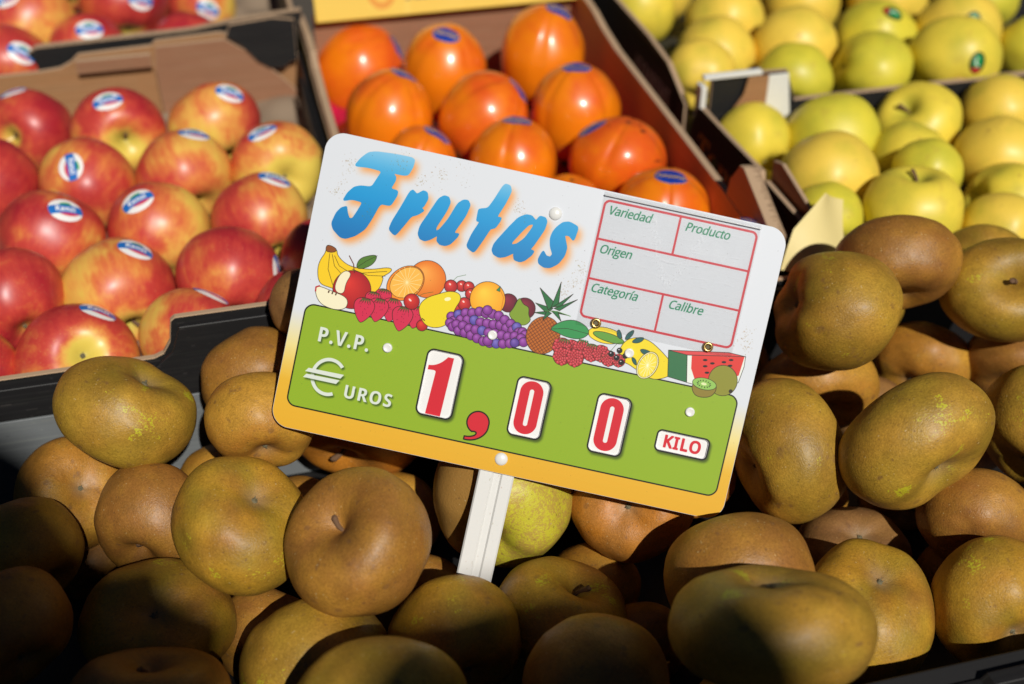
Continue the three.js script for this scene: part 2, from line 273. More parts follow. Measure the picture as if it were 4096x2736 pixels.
// kind, centre, radius, direction of the stem end (of the tip for persimmons), turn, [stretch direction, amount], skin, the rest
const FRUITS = [
  ['red',[-0.3904,0.0954,-0.9038],0.0357,[-0.3453,0.1836,0.9203],0.53,[0.0581,0.8856,-0.4608],0.962,1,{label:"deep pink-red apple with a dark stem hollow facing out beside the kraft wall",group:"red apples in the kraft-lined box",st:[[-0.25,0.9652,-0.0762],[0.9243,-0.2764,-0.2633]],eye:'s'}],
  ['red',[-0.315,0.1016,-0.8896],0.0372,[0.4989,0.106,0.8602],2.00,[0.0496,0.8888,-0.4556],0.983,0,{label:"red apple with a yellow stem hollow below its oval sticker near the kraft wall",group:"red apples in the kraft-lined box",st:[[0.0355,0.9261,0.3755],[0.9494,-0.0549,-0.3092]],eye:'s'}],
  ['red',[-0.2402,0.1008,-0.9008],0.0374,[-0.4622,0.6257,-0.6284],0.74,[0.04,0.8939,-0.4465],1.044,2,{label:"orange-red apple with an oval sticker in the corner under the kraft panel",group:"red apples in the kraft-lined box",st:[[0.478,0.8559,0.1973],[0.9331,-0.3511,-0.0776]],eye:'c'}],
  ['red',[-0.1797,0.098,-0.838],0.0351,[-0.4022,-0.0844,-0.9117],-1.49,[0.0263,0.8819,-0.4708],1.026,3,{label:"mostly yellow apple with a green hollow and oval sticker beside the sign corner",group:"red apples in the kraft-lined box",st:[[-0.2142,0.9567,0.197],[0.9319,0.1977,-0.3041]],eye:'c'}],
  ['red',[-0.3169,0.0981,-0.808],0.0356,[0.2846,0.3631,-0.8872],-1.17,[0.0395,0.8701,-0.4913],1.020,4,{label:"orange apple whose round blue sticker reads upright down its side",group:"red apples in the kraft-lined box",flat:0.95,st:[[-0.039,0.7863,0.6166],[0.1578,-0.8911,0.4255]]}],
  ['red',[-0.2473,0.0997,-0.8188],0.0358,[0.485,-0.4444,0.7532],3.42,[0.0337,0.8759,-0.4813],1.039,4,{label:"orange striped red apple with its sticker lying along its upper rim",group:"red apples in the kraft-lined box",flat:0.95,st:[[0.3279,0.9394,-0.0995],[0.9453,-0.3022,-0.123]]}],
  ['red',[-0.3881,0.0975,-0.8085],0.0343,[-0.2369,-0.2948,0.9258],1.81,[0.0458,0.8669,-0.4964],1.076,5,{label:"plain dark red apple without a sticker in the kraft-lined box",group:"plain red apples in the kraft-lined box",flat:0.95}],
  ['red',[-0.3186,0.0998,-0.725],0.0364,[0.1672,0.4414,-0.8816],-1.55,[0.0273,0.8491,-0.5275],1.014,2,{label:"red apple with an upright oval sticker and a yellow lower half",group:"red apples in the kraft-lined box",flat:0.95,st:[[0.5213,0.8196,0.2377],[0.9345,-0.1325,-0.3303]]}],
  ['red',[-0.2507,0.0928,-0.7498],0.0361,[0.0832,0.5225,-0.8486],-3.04,[0.0241,0.855,-0.5181],1.021,2,{label:"orange-red apple with a tilted oval sticker in the middle of the box",group:"red apples in the kraft-lined box",flat:0.95,st:[[-0.1862,0.9003,0.3935],[0.8999,0.1693,-0.4019]]}],
  ['red',[-0.1799,0.0961,-0.7575],0.0346,[-0.4693,0.4947,-0.7315],-2.62,[0.0194,0.8606,-0.5089],1.024,0,{label:"apple dark red on one side and orange on the other beside the sign",group:"red apples in the kraft-lined box",flat:0.95,st:[[0.3767,0.9169,-0.1322],[0.954,-0.2949,-0.0538]]}],
  ['red',[-0.3223,0.0976,-0.654],0.0323,[-0.5511,0.3227,-0.7695],3.73,[0.0117,0.8255,-0.5642],1.090,5,{label:"plain dark red apple without a sticker in the kraft-lined box",group:"plain red apples in the kraft-lined box",flat:0.95}],
  ['red',[-0.263,0.0842,-0.6821],0.0382,[0.4318,-0.3641,0.8252],0.32,[0.0114,0.8294,-0.5586],1.026,0,{label:"large red and yellow apple with an oval sticker behind the yellow-eyed apple",group:"red apples in the kraft-lined box",flat:0.95,st:[[0.4325,0.9015,-0.016],[0.8908,-0.4524,-0.0412]]}],
  ['red',[-0.188,0.0965,-0.6842],0.0349,[-0.1414,0.4406,-0.8865],1.06,[0.0116,0.8376,-0.5462],1.020,5,{label:"dark red apple with a sticker on the side facing the sign",group:"red apples in the kraft-lined box",flat:0.95,st:[[0.9808,0.1747,0.0871],[0.1577,-0.8478,0.5063]]}],
  ['red',[-0.2715,0.0801,-0.6117],0.0378,[-0.429,-0.6603,-0.6164],-0.71,[-0.0052,0.8003,-0.5995],1.001,0,{label:"red apple with a wide yellow eye hollow right behind the black crate wall",group:"red apples in the kraft-lined box",st:[[0.4147,0.8331,-0.366],[0.9229,-0.3587,-0.14]],eye:'c'}],
  ['red',[-0.2028,0.0888,-0.6239],0.0320,[0.144,0.3862,-0.9111],0.09,[0.0005,0.8102,-0.5862],1.033,0,{label:"yellow and red apple half behind the raised black cardboard flap",group:"red apples in the kraft-lined box",flat:0.95,st:[[0.4511,0.8025,-0.3905],[0.9195,-0.3927,-0.0148]]}],
  ['red',[-0.3318,0.083,-0.5989],0.0280,[0.0803,-0.3421,0.9362],3.10,[-0.0087,0.7972,-0.6036],1.035,5,{label:"plain dark red apple without a sticker in the kraft-lined box",group:"plain red apples in the kraft-lined box",flat:0.95}],
  ['red',[-0.1259,0.0996,-0.6972],0.0312,[0.0693,0.393,-0.9169],0.39,[0.0097,0.8446,-0.5353],1.014,5,{label:"plain dark red apple without a sticker in the kraft-lined box",group:"plain red apples in the kraft-lined box",flat:0.95}],
  ['red',[-0.1347,0.0954,-0.6413],0.0301,[0.0881,0.2773,-0.9567],5.74,[0.0037,0.8215,-0.5703],0.991,5,{label:"plain dark red apple without a sticker in the kraft-lined box",group:"plain red apples in the kraft-lined box",flat:0.95}],
  ['redback',[-0.4476,0.11,-1.091],0.0425,[-0.4835,0.6185,-0.6194],-1.29,[0.0858,0.9145,-0.3954],1.022,3,{label:"red and yellow apple with an oval sticker in the box beyond the kraft wall",group:"stickered apples beyond the kraft wall",flat:0.95,st:[[-0.1319,0.8333,0.5368],[0.9311,-0.0534,-0.3608]]}],
  ['redback',[-0.3694,0.1169,-1.135],0.0417,[-0.1985,0.5813,-0.7891],5.95,[0.0774,0.9256,-0.3704],1.034,1,{label:"red and yellow apple with an oval sticker in the box beyond the kraft wall",group:"stickered apples beyond the kraft wall",flat:0.95,st:[[0.6032,0.3179,0.7315],[0.9254,-0.3355,-0.1762]]}],
  ['redback',[-0.3861,0.1002,-1.057],0.0334,[-0.0635,0.6677,-0.7417],1.56,[0.072,0.9113,-0.4053],1.042,5,{label:"red and yellow apple with an oval sticker in the box beyond the kraft wall",group:"stickered apples beyond the kraft wall",flat:0.95,st:[[0.3291,0.7988,0.5035],[0.9457,-0.0638,-0.3188]]}],
  ['redback',[-0.4452,0.1027,-1.018],0.0371,[0.0213,-0.5543,0.832],0.92,[0.0781,0.9032,-0.422],0.993,2,{label:"red and yellow apple with an oval sticker in the box beyond the kraft wall",group:"stickered apples beyond the kraft wall",flat:0.95,st:[[0.6147,0.5486,0.5667],[0.805,-0.5846,-0.1009]]}],
  ['redback',[-0.3024,0.0926,-1.086],0.0327,[-0.1768,-0.4752,0.8619],1.14,[0.0583,0.9172,-0.3941],1.028,5,{label:"red apple without a sticker in the box beyond the kraft wall",group:"plain apples beyond the kraft wall",flat:0.95}],
  ['redback',[-0.3109,0.0937,-1.188],0.0335,[0.2909,0.4501,-0.8442],3.28,[0.0636,0.9287,-0.3654],1.021,2,{label:"red and yellow apple with an oval sticker in the box beyond the kraft wall",group:"stickered apples beyond the kraft wall",flat:0.95,st:[[0.4165,0.2065,0.8854],[0.8748,-0.4821,-0.0478]]}],
  ['redback',[-0.3569,0.1005,-1.247],0.0364,[0.2486,0.4457,-0.86],0.68,[0.0747,0.9336,-0.3504],1.021,2,{label:"red apple without a sticker in the box beyond the kraft wall",group:"plain apples beyond the kraft wall",flat:0.95}],
  ['redback',[-0.456,0.1145,-1.233],0.0410,[-0.1406,0.6685,-0.7303],4.23,[0.0945,0.9298,-0.3558],1.039,1,{label:"red apple without a sticker in the box beyond the kraft wall",group:"plain apples beyond the kraft wall",flat:0.95}],
  ['redback',[-0.5344,0.0981,-1.203],0.0354,[0.3396,-0.7274,0.5963],5.54,[0.1001,0.9188,-0.3819],1.034,2,{label:"red apple without a sticker in the box beyond the kraft wall",group:"plain apples beyond the kraft wall",flat:0.95}],
  ['per',[-0.1421,0.0736,-1.076],0.0393,[0.7425,0.6596,-0.1171],0.77,[0.0266,0.9159,-0.4005],1.064,1,{label:"red-orange persimmon lying on its side with a sticker on its turned tip",group:"persimmons in the brown box",st:[[0.8614,0.5037,-0.0652],[0.2814,-0.8934,0.3502]]}],
  ['per',[-0.0581,0.1052,-1.002],0.0360,[0.2384,0.9564,0.169],0.36,[0.0118,0.9171,-0.3986],1.096,0,{label:"persimmon with a blue sticker facing out, below the middle of the yellow flap",group:"persimmons in the brown box",st:[[0.0645,0.954,0.2928],[0.9,-0.4165,0.1286]]}],
  ['per',[0.0276,0.1109,-1.022],0.0369,[0.16,0.9798,0.12],2.56,[-0.0058,0.922,-0.3872],1.133,0,{label:"tall persimmon in the far corner of its box beside the wall edge",group:"persimmons in the brown box",st:[[0.3086,0.9512,0.0058],[0.9855,-0.1453,0.0876]]}],
  ['per',[-0.1004,0.1002,-0.9196],0.0349,[0.2812,0.9596,-0.0118],4.31,[0.018,0.9012,-0.433],1.052,0,{label:"persimmon next to the fluted left wall of its box, sticker on its top",group:"persimmons in the brown box",st:[[0.3572,0.9163,-0.1814],[0.9897,-0.1369,-0.0426]]}],
  ['per',[-0.0223,0.101,-0.918],0.0350,[0.7111,0.6983,-0.0817],3.40,[0.004,0.9021,-0.4315],1.044,1,{label:"reddish persimmon in the middle of the box with its sticker turned away",group:"persimmons in the brown box",st:[[0.7677,0.6402,-0.0277],[0.6395,-0.6995,0.3189]]}],
  ['per',[0.0525,0.1038,-0.9237],0.0362,[0.0181,0.9997,0.0163],6.03,[-0.0097,0.904,-0.4275],1.047,0,{label:"persimmon along the brown side wall with a flat blue sticker on top",group:"persimmons in the brown box",st:[[-0.0124,0.9993,0.0362],[0.9876,0.1562,-0.0176]]}],
  ['per',[-0.0724,0.0876,-0.8562],0.0288,[0.315,0.9487,0.0252],2.96,[0.0106,0.8838,-0.4678],1.095,0,{label:"persimmon peeping over the sign above the blue title",group:"persimmons in the brown box",st:[[0.4795,0.8691,-0.1215],[0.9732,-0.227,0.0377]]}],
  ['per',[0.0012,0.0962,-0.8463],0.0341,[0.0291,0.9942,-0.1035],5.97,[-0.0002,0.8856,-0.4644],1.004,0,{label:"persimmon whose blue sticker curls up and shines on its top",group:"persimmons in the brown box",st:[[0.0687,0.9887,-0.1333],[0.9976,-0.061,0.0334]]}],
  ['per',[0.0817,0.0976,-0.8501],0.0377,[0.1733,0.9848,0.0118],1.90,[-0.0127,0.8865,-0.4625],0.856,2,{label:"red-orange persimmon with black scratches on its shoulder",group:"persimmons in the brown box",st:[[-0.5882,0.8087,0.007],[0.9319,0.3507,-0.0929]]}],
  ['per',[0.1093,0.0903,-0.7781],0.0350,[0.0917,0.9894,0.1124],6.01,[-0.0125,0.865,-0.5017],0.965,0,{label:"persimmon with a blue sticker right behind the sign grid",group:"persimmons in the brown box",st:[[0.103,0.9757,0.1934],[0.9847,-0.0497,0.1671]]}],
  ['per',[0.0412,0.0807,-0.794],0.0286,[0.0867,0.9961,0.0151],5.91,[-0.0047,0.8655,-0.5009],1.004,0,{label:"persimmon without a sticker mostly hidden behind the sign",group:"persimmons behind the sign"}],
  ['per',[0.1532,0.0966,-0.7042],0.0271,[0.1026,0.992,0.0729],5.28,[-0.0118,0.845,-0.5347],1.055,1,{label:"persimmon tucked under the torn corner of the brown box",group:"persimmons in the brown box",st:[[0.3618,0.9229,-0.1321],[0.9705,-0.0417,0.2374]]}],
  ['per',[-0.0364,0.0841,-0.7972],0.0300,[0.1087,0.9929,-0.0485],3.91,[0.0043,0.868,-0.4966],0.874,0,{label:"persimmon without a sticker mostly hidden behind the sign",group:"persimmons behind the sign"}],
  ['per',[0.0052,0.0869,-0.7535],0.0287,[0.1059,0.9867,-0.1233],4.86,[-0.0005,0.857,-0.5153],0.871,0,{label:"persimmon without a sticker mostly hidden behind the sign",group:"persimmons behind the sign"}],
  ['per',[0.0754,0.0872,-0.7294],0.0281,[0.0673,0.989,-0.1318],6.25,[-0.0063,0.8493,-0.5279],0.871,0,{label:"persimmon without a sticker mostly hidden behind the sign",group:"persimmons behind the sign"}],
  ['yel',[0.1946,0.0872,-0.8968],0.0315,[-0.4041,0.3136,-0.8593],2.38,[-0.0303,0.8896,-0.4557],1.057,0,{label:"yellow apple in the box corner below the kraft and white patches",group:"yellow apples in the nearer black box",flat:0.95}],
  ['yel',[0.2593,0.0914,-0.8977],0.0380,[-0.2402,0.5024,-0.8306],5.87,[-0.0403,0.8891,-0.4559],0.992,1,{label:"wide green-yellow apple along the dark back wall of the nearer box",group:"yellow apples in the nearer black box",flat:0.95}],
  ['yel',[0.3357,0.0897,-0.9268],0.0362,[-0.5417,0.7706,0.3357],2.66,[-0.0523,0.8906,-0.4517],0.997,0,{label:"yellow apple with a brown stem in an open hollow in the nearer black box",group:"yellow apples in the nearer black box",stem:1,eye:'s'}],
  ['yel',[0.4111,0.0926,-0.9447],0.0338,[-0.383,-0.5146,0.7671],3.51,[-0.064,0.8909,-0.4497],0.995,2,{label:"plain yellow apple in the nearer black box behind the russet apples",group:"plain yellow apples in the nearer black box",flat:0.95}],
  ['yel',[0.2412,0.0916,-0.8248],0.0386,[-0.0784,0.4103,-0.9086],0.35,[-0.0316,0.8742,-0.4845],0.995,2,{label:"large golden yellow apple in the middle of the nearer black box",group:"yellow apples in the nearer black box",flat:0.95}],
  ['yel',[0.3153,0.0877,-0.8686],0.0306,[-0.3944,-0.5068,0.7666],0.11,[-0.0435,0.8795,-0.4738],1.028,3,{label:"yellow-green apple with a faint orange blush patch",group:"yellow apples in the nearer black box",flat:0.95}],
  ['yel',[0.3125,0.1041,-0.8187],0.0257,[-0.4499,-0.434,0.7805],5.73,[-0.0423,0.8751,-0.4821],1.023,1,{label:"plain yellow apple in the nearer black box behind the russet apples",group:"plain yellow apples in the nearer black box",flat:0.95}],
  ['yel',[0.3888,0.0841,-0.874],0.0362,[-0.1181,-0.5707,0.8127],1.05,[-0.0506,0.8761,-0.4795],1.000,2,{label:"plain yellow apple in the nearer black box behind the russet apples",group:"plain yellow apples in the nearer black box",flat:0.95}],
  ['yel',[0.289,0.0989,-0.7675],0.0353,[-0.0211,0.9911,-0.1315],1.67,[-0.0316,0.8614,-0.5069],1.070,0,{label:"yellow apple with an upright stem right behind the russet apples",group:"yellow apples in the nearer black box",stem:1,eye:'s'}],
  ['yel',[0.2254,0.0942,-0.7663],0.0272,[0.1105,-0.4096,0.9056],2.29,[-0.0243,0.861,-0.508],0.995,1,{label:"plain yellow apple in the nearer black box behind the russet apples",group:"plain yellow apples in the nearer black box",flat:0.95}],
  ['yel',[0.374,0.0796,-0.8125],0.0350,[0.9482,-0.3055,-0.0872],3.98,[-0.039,0.8615,-0.5062],0.906,0,{label:"yellow apple with a dark eye hollow on its side",group:"yellow apples in the nearer black box",eye:'c'}],
  ['yel',[0.3528,0.0858,-0.7596],0.0297,[0.4411,0.4063,-0.8003],0.48,[-0.0308,0.8515,-0.5235],0.993,2,{label:"plain yellow apple in the nearer black box behind the russet apples",group:"plain yellow apples in the nearer black box",flat:0.95}],
  ['yel',[0.1967,0.0527,-0.8585],0.0302,[-0.3147,-0.4228,0.8498],4.58,[-0.0216,0.8673,-0.4973],0.993,0,{label:"plain yellow apple in the nearer black box behind the russet apples",group:"plain yellow apples in the nearer black box",flat:0.95}],
  ['yel',[0.1244,0.0963,-1.17],0.0373,[-0.345,-0.6239,0.7013],0.39,[-0.0268,0.9337,-0.3571],1.030,0,{label:"yellow apple at the edge of the farther box beside the brown persimmon wall",group:"yellow apples in the farther black box",flat:0.95}],
  ['yel',[0.1521,0.0957,-1.232],0.0361,[-0.3754,-0.5221,0.7658],0.55,[-0.0332,0.9389,-0.3426],1.022,2,{label:"plain yellow apple in the farther black box",group:"plain yellow apples in the farther black box",flat:0.95}],
  ['yel',[0.2046,0.0968,-1.131],0.0378,[0.1863,0.6217,-0.7608],0.83,[-0.0426,0.9275,-0.3713],1.002,2,{label:"plain yellow apple in the farther black box",group:"plain yellow apples in the farther black box",flat:0.95}],
  ['yel',[0.1872,0.0929,-1.064],0.0371,[-0.3771,-0.446,0.8117],4.52,[-0.0371,0.9189,-0.3927],0.988,2,{label:"plain yellow apple in the farther black box",group:"plain yellow apples in the farther black box",flat:0.95}],
  ['yel',[0.1652,0.0993,-1.005],0.0307,[0.2344,0.4429,-0.8654],6.24,[-0.0322,0.9134,-0.4057],1.027,2,{label:"plain yellow apple in the farther black box",group:"plain yellow apples in the farther black box",flat:0.95}],
  ['yel',[0.2595,0.0995,-1.069],0.0386,[0.1564,-0.6213,0.7678],2.99,[-0.0517,0.9189,-0.3911],1.005,2,{label:"plain yellow apple in the farther black box",group:"plain yellow apples in the farther black box",flat:0.95}],
  ['yel',[0.2468,0.0966,-1.003],0.0337,[-0.2227,-0.4942,0.8403],2.21,[-0.0461,0.9094,-0.4133],0.996,1,{label:"green-yellow apple right behind the white patch of the nearer box",group:"yellow apples in the farther black box",flat:0.95}],
  ['yel',[0.2874,0.1,-1.175],0.0373,[-0.3006,-0.6565,0.6918],3.28,[-0.0601,0.9299,-0.3629],0.997,2,{label:"plain yellow apple in the farther black box",group:"plain yellow apples in the farther black box",flat:0.95}],
  ['yel',[0.3402,0.0991,-1.092],0.0368,[-0.3295,-0.5619,0.7588],0.90,[-0.0664,0.9179,-0.3912],0.995,1,{label:"green-yellow apple with a small dark sticker near its top in the farther black box",group:"yellow apples in the farther black box",flat:0.95,st:[[0.156,0.8363,0.5255],[0.9233,-0.1564,0.3507]]}],
  ['yel',[0.3189,0.0966,-1.02],0.0394,[0.9752,-0.221,-0.016],2.02,[-0.0587,0.9087,-0.4134],0.882,1,{label:"green-yellow apple with its dark eye turned sideways in the farther box",group:"yellow apples in the farther black box",eye:'c'}],
  ['yel',[0.3733,0.1022,-1.176],0.0381,[-0.131,0.546,-0.8275],6.19,[-0.076,0.9264,-0.3689],0.997,2,{label:"plain yellow apple in the farther black box",group:"plain yellow apples in the farther black box",flat:0.95}],
  ['yel',[0.4166,0.1043,-1.095],0.0388,[0.0478,-0.5373,0.8421],5.10,[-0.0798,0.9154,-0.3946],1.001,2,{label:"yellow apple with a round green sticker touching the apple in front in the farther box",group:"yellow apples in the farther black box",flat:0.95,st:[[-0.017,0.5488,0.8358],[0.2463,0.9291,-0.2759]]}],
  ['yel',[0.391,0.1058,-1.022],0.0394,[0.0404,0.5263,-0.8493],1.37,[-0.072,0.9078,-0.4131],0.994,0,{label:"large yellow-green apple with an oval green sticker on its side by the black divider",group:"yellow apples in the farther black box",flat:0.95,st:[[0.1909,0.334,0.923],[0.1251,0.9295,-0.3469]]}],
  ['yel',[0.4852,0.0904,-1.086],0.0328,[0.1488,-0.5855,0.7969],1.79,[-0.0844,0.9068,-0.413],0.997,1,{label:"plain yellow apple in the farther black box",group:"plain yellow apples in the farther black box",flat:0.95}],
  ['yel',[0.4724,0.0972,-1.197],0.0360,[-0.0304,-0.6568,0.7534],5.36,[-0.0911,0.9218,-0.3769],1.002,1,{label:"plain yellow apple in the farther black box",group:"plain yellow apples in the farther black box",flat:0.95}],
  ['yel',[0.2589,0.0994,-1.248],0.0362,[0.1049,0.5668,-0.8172],3.76,[-0.0559,0.9378,-0.3428],1.033,2,{label:"plain yellow apple in the farther black box",group:"plain yellow apples in the farther black box",flat:0.95}],
  ['yel',[0.3479,0.1001,-1.261],0.0366,[-0.024,0.6545,-0.7557],2.78,[-0.0733,0.9352,-0.3464],1.039,0,{label:"plain yellow apple in the farther black box",group:"plain yellow apples in the farther black box",flat:0.95}],
  ['yel',[0.4415,0.1001,-1.261],0.0366,[-0.1985,-0.5299,0.8245],6.21,[-0.0894,0.9303,-0.3557],1.030,2,{label:"plain yellow apple in the farther black box",group:"plain yellow apples in the farther black box",flat:0.95}],
  ['rus',[-0.2114,0.116,-0.52],0.0386,[-0.552,-0.7588,0.3458],4.64,[-0.016,0.7781,-0.6279],0.925,1,{label:"smooth olive russet apple with a round brown bruise against the black wall",group:"russet apples in the front crate",eye:'c'}],
  ['rus',[-0.1488,0.1056,-0.5641],0.0327,[0.4712,-0.2448,0.8474],5.10,[-0.0056,0.793,-0.6092],0.956,0,{label:"tan russet apple half in the sign shadow under the black wall",group:"russet apples in the front crate",flat:0.95}],
  ['rus',[-0.136,0.1158,-0.5099],0.0303,[-0.2444,0.3584,-0.901],5.94,[-0.0129,0.7704,-0.6375],0.961,3,{label:"golden russet apple cut by the straight edge of the sign shadow",group:"russet apples in the front crate",flat:0.94}],
  ['rus',[-0.1147,0.1431,-0.5796],0.0241,[0.1462,0.4528,-0.8796],2.02,[0.0044,0.8247,-0.5656],1.037,4,{label:"dark brown russet apple hidden behind the left edge of the sign",group:"russet apples in the front crate",flat:0.95}],
  ['rus',[-0.2468,0.0673,-0.5043],0.0311,[-0.5492,-0.7203,-0.4236],2.85,[-0.0397,0.7387,-0.6729],1.046,3,{label:"amber russet apple with a pale eye spot half in deep shade",group:"russet apples in the front crate",eye:'c'}],
  ['rus',[-0.194,0.0734,-0.4783],0.0305,[-0.1812,-0.2118,0.9604],1.52,[-0.039,0.7231,-0.6896],1.157,0,{label:"tan brown russet apple wedged below the bruised olive apple",group:"russet apples in the front crate",flat:0.92}],
  ['rus',[-0.137,0.1006,-0.4485],0.0357,[-0.4721,-0.8798,-0.0556],0.57,[-0.0308,0.7187,-0.6947],1.039,2,{label:"russet apple with a grey-green eye hollow and a yellow-green patch",group:"russet apples in the front crate",eye:'c'}],
  ['rus',[-0.0748,0.1108,-0.4246],0.0369,[-0.4341,0.8508,0.2962],2.24,[-0.02,0.7049,-0.709],1.016,0,{label:"big golden russet apple with a deep stem hollow below the sign",group:"russet apples in the front crate",eye:'s'}],
  ['rus',[-0.0951,0.0624,-0.5712],0.0422,[-0.1908,-0.3565,0.9146],2.32,[-0.0086,0.7678,-0.6406],0.867,5,{label:"orange russet apple with a broken brown stem under the sign edge",group:"russet apples in the front crate",stem:1,eye:'s'}],
  ['rus',[-0.0057,0.073,-0.4951],0.0395,[0.2974,0.1373,-0.9448],-0.30,[-0.0011,0.7275,-0.6861],1.024,6,{label:"half brown half yellow-green apple behind the white sign stick",group:"russet apples in the front crate",flat:0.95}],
  ['rus',[0.0656,0.0728,-0.4932],0.0342,[0.1911,-0.5635,-0.8037],6.24,[0.0125,0.7268,-0.6868],0.987,5,{label:"orange-brown russet apple with a creased hollow under the sign",group:"russet apples in the front crate",eye:'c'}],
  ['rus',[0.1087,0.0547,-0.5338],0.0227,[0.2516,-0.1901,0.949],3.43,[0.0162,0.7414,-0.6708],1.125,5,{label:"plain brown russet apple partly covered at the back of the pile",group:"partly covered russet apples at the back",flat:0.94}],
  ['rus',[-0.0505,0.0251,-0.4769],0.0239,[0.2665,0.0472,-0.9627],3.64,[-0.0142,0.6802,-0.7329],0.776,0,{label:"russet apple deep in the gaps of the pile, mostly covered by others",group:"russet apples deep in the pile",flat:0.86}],
  ['rus',[0.0461,0.0226,-0.4803],0.0260,[-0.1651,-0.1581,0.9735],5.55,[0.0128,0.6809,-0.7323],0.965,3,{label:"russet apple deep in the gaps of the pile, mostly covered by others",group:"russet apples deep in the pile",flat:0.95}],
  ['rus',[-0.065,0.0258,-0.5315],0.0236,[-0.4763,0.0171,0.8791],3.22,[-0.0123,0.7194,-0.6945],1.119,3,{label:"russet apple deep in the gaps of the pile, mostly covered by others",group:"russet apples deep in the pile",flat:0.92}],
  ['rus',[-0.0282,0.0641,-0.4027],0.0335,[-0.3981,0.0953,-0.9124],0.38,[-0.0111,0.6462,-0.763],1.010,2,{label:"greenish brown russet apple that hides the foot of the sign stick",group:"russet apples in the front crate",flat:0.95}],
  ['rus',[0.0253,0.0508,-0.4307],0.0362,[0.4189,0.8871,-0.1936],5.12,[0.0087,0.661,-0.7503],0.910,2,{label:"russet apple with a dark stem on a pale patch beside the sign stick",group:"russet apples in the front crate",stem:1,eye:'s'}],
  ['rus',[0.0395,0.0685,-0.3721],0.0344,[-0.1684,-0.0244,-0.9854],2.61,[0.0184,0.6204,-0.7841],0.989,0,{label:"shaded russet apple at the crate front beside the broad bean-shaped one",group:"russet apples in the front crate",flat:0.95}],
  ['rus',[-0.096,0.0548,-0.3919],0.0384,[-0.3076,0.026,-0.9512],2.86,[-0.0405,0.6327,-0.7734],0.955,1,{label:"golden brown russet apple in the lit gap between two shadows at the crate front",group:"russet apples in the front crate",flat:0.95}],
  ['rus',[-0.1319,0.029,-0.4359],0.0276,[-0.1532,-0.1067,0.9824],0.28,[-0.0455,0.6551,-0.7542],1.046,0,{label:"small brown russet apple wedged beneath the big golden one, its side in shade",group:"russet apples in the front crate",flat:0.95}],
  ['rus',[-0.0585,0.0915,-0.3407],0.0398,[-0.2631,-0.0105,-0.9647],5.54,[-0.0309,0.6072,-0.7939],0.883,1,{label:"wide olive russet apple at the crate front, half sunlit and half shaded",group:"russet apples in the front crate",flat:0.86}],
  ['rus',[-0.1793,0.0601,-0.4187],0.0391,[-0.154,-0.8667,-0.4745],2.11,[-0.0596,0.6688,-0.741],0.810,2,{label:"shaded russet apple with one sunlit corner and a ragged eye",group:"russet apples in the front crate",eye:'c'}],
  ['rus',[-0.1667,0.0756,-0.3591],0.0374,[0.0519,0.8984,-0.436],3.70,[-0.0765,0.627,-0.7753],0.761,0,{label:"shaded lumpy russet apple with a folded hollow on top",group:"russet apples in the front crate",eye:'s'}],
  ['rus',[-0.2543,0.0782,-0.4477],0.0310,[0.7116,-0.3641,0.6009],4.18,[-0.0595,0.7115,-0.7001],1.018,1,{label:"shaded dark russet apple touching the amber one in the crate corner",group:"russet apples in the front crate",flat:0.95}],
  ['rus',[-0.2417,0.0844,-0.3929],0.0299,[-0.5795,0.3253,-0.7472],3.68,[-0.081,0.6752,-0.7331],1.027,0,{label:"shaded dark russet apple at the crate side below the other shaded one",group:"russet apples in the front crate",flat:0.95}],
  ['rus',[0.1145,0.085,-0.4262],0.0378,[-0.1694,0.2148,-0.9618],6.03,[0.0341,0.6877,-0.7252],0.953,0,{label:"round brown russet apple overlapping the lower corner of the sign",group:"russet apples in the front crate",flat:0.93}],
  ['rus',[0.1153,0.1184,-0.3649],0.0452,[0.0496,-0.8844,0.4641],3.15,[0.0462,0.6609,-0.7491],0.784,1,{label:"broad bean-shaped russet apple, the largest, resting on the front of the pile",group:"russet apples in the front crate",eye:'c'}],
  ['rus',[0.1822,0.0624,-0.4233],0.0332,[-0.1295,-0.9914,0.0208],5.82,[0.0581,0.6745,-0.736],1.205,2,{label:"golden russet apple with an open eye hollow and a bright green streak",group:"russet apples in the front crate",eye:'c'}],
  ['rus',[0.2467,0.0654,-0.4254],0.0321,[-0.1564,-0.0794,-0.9845],4.27,[0.0722,0.6862,-0.7238],1.132,2,{label:"golden russet apple with yellow-green flecks above the front lip of the crate",group:"russet apples in the front crate",flat:0.92}],
  ['rus',[0.2542,0.0691,-0.4851],0.0306,[0.2414,0.2889,-0.9264],2.76,[0.0471,0.7289,-0.6829],0.962,0,{label:"plain tan russet apple wedged between the bean-shaped and the flecked apple",group:"russet apples in the front crate",flat:0.94}],
  ['rus',[0.1971,0.0274,-0.5004],0.0325,[-0.0174,-0.9714,-0.2368],5.19,[0.0436,0.7064,-0.7064],0.834,4,{label:"low brown russet apple with a shallow hollow between two bigger ones",group:"russet apples in the front crate",eye:'c'}],
  ['rus',[0.1533,0.0878,-0.5183],0.0381,[0.905,0.1772,-0.3867],1.44,[0.019,0.7562,-0.6541],1.085,1,{label:"bumpy shiny golden russet apple against the right edge of the sign",group:"russet apples in the front crate",eye:'c'}],
  ['rus',[0.2141,0.1155,-0.4932],0.0370,[-0.4506,0.1924,-0.8718],4.13,[0.7744,0.6052,-0.1847],1.180,1,{label:"bean-shaped russet apple with a green shoulder",group:"russet apples in the front crate",eye:'c'}],
  ['rus',[0.1871,0.1368,-0.5861],0.0439,[0.9754,-0.2206,0.0018],1.78,[-0.0063,0.8229,-0.5682],0.801,1,{label:"spotted olive russet apple leaning on the upper right edge of the sign",group:"russet apples in the front crate",eye:'c'}],
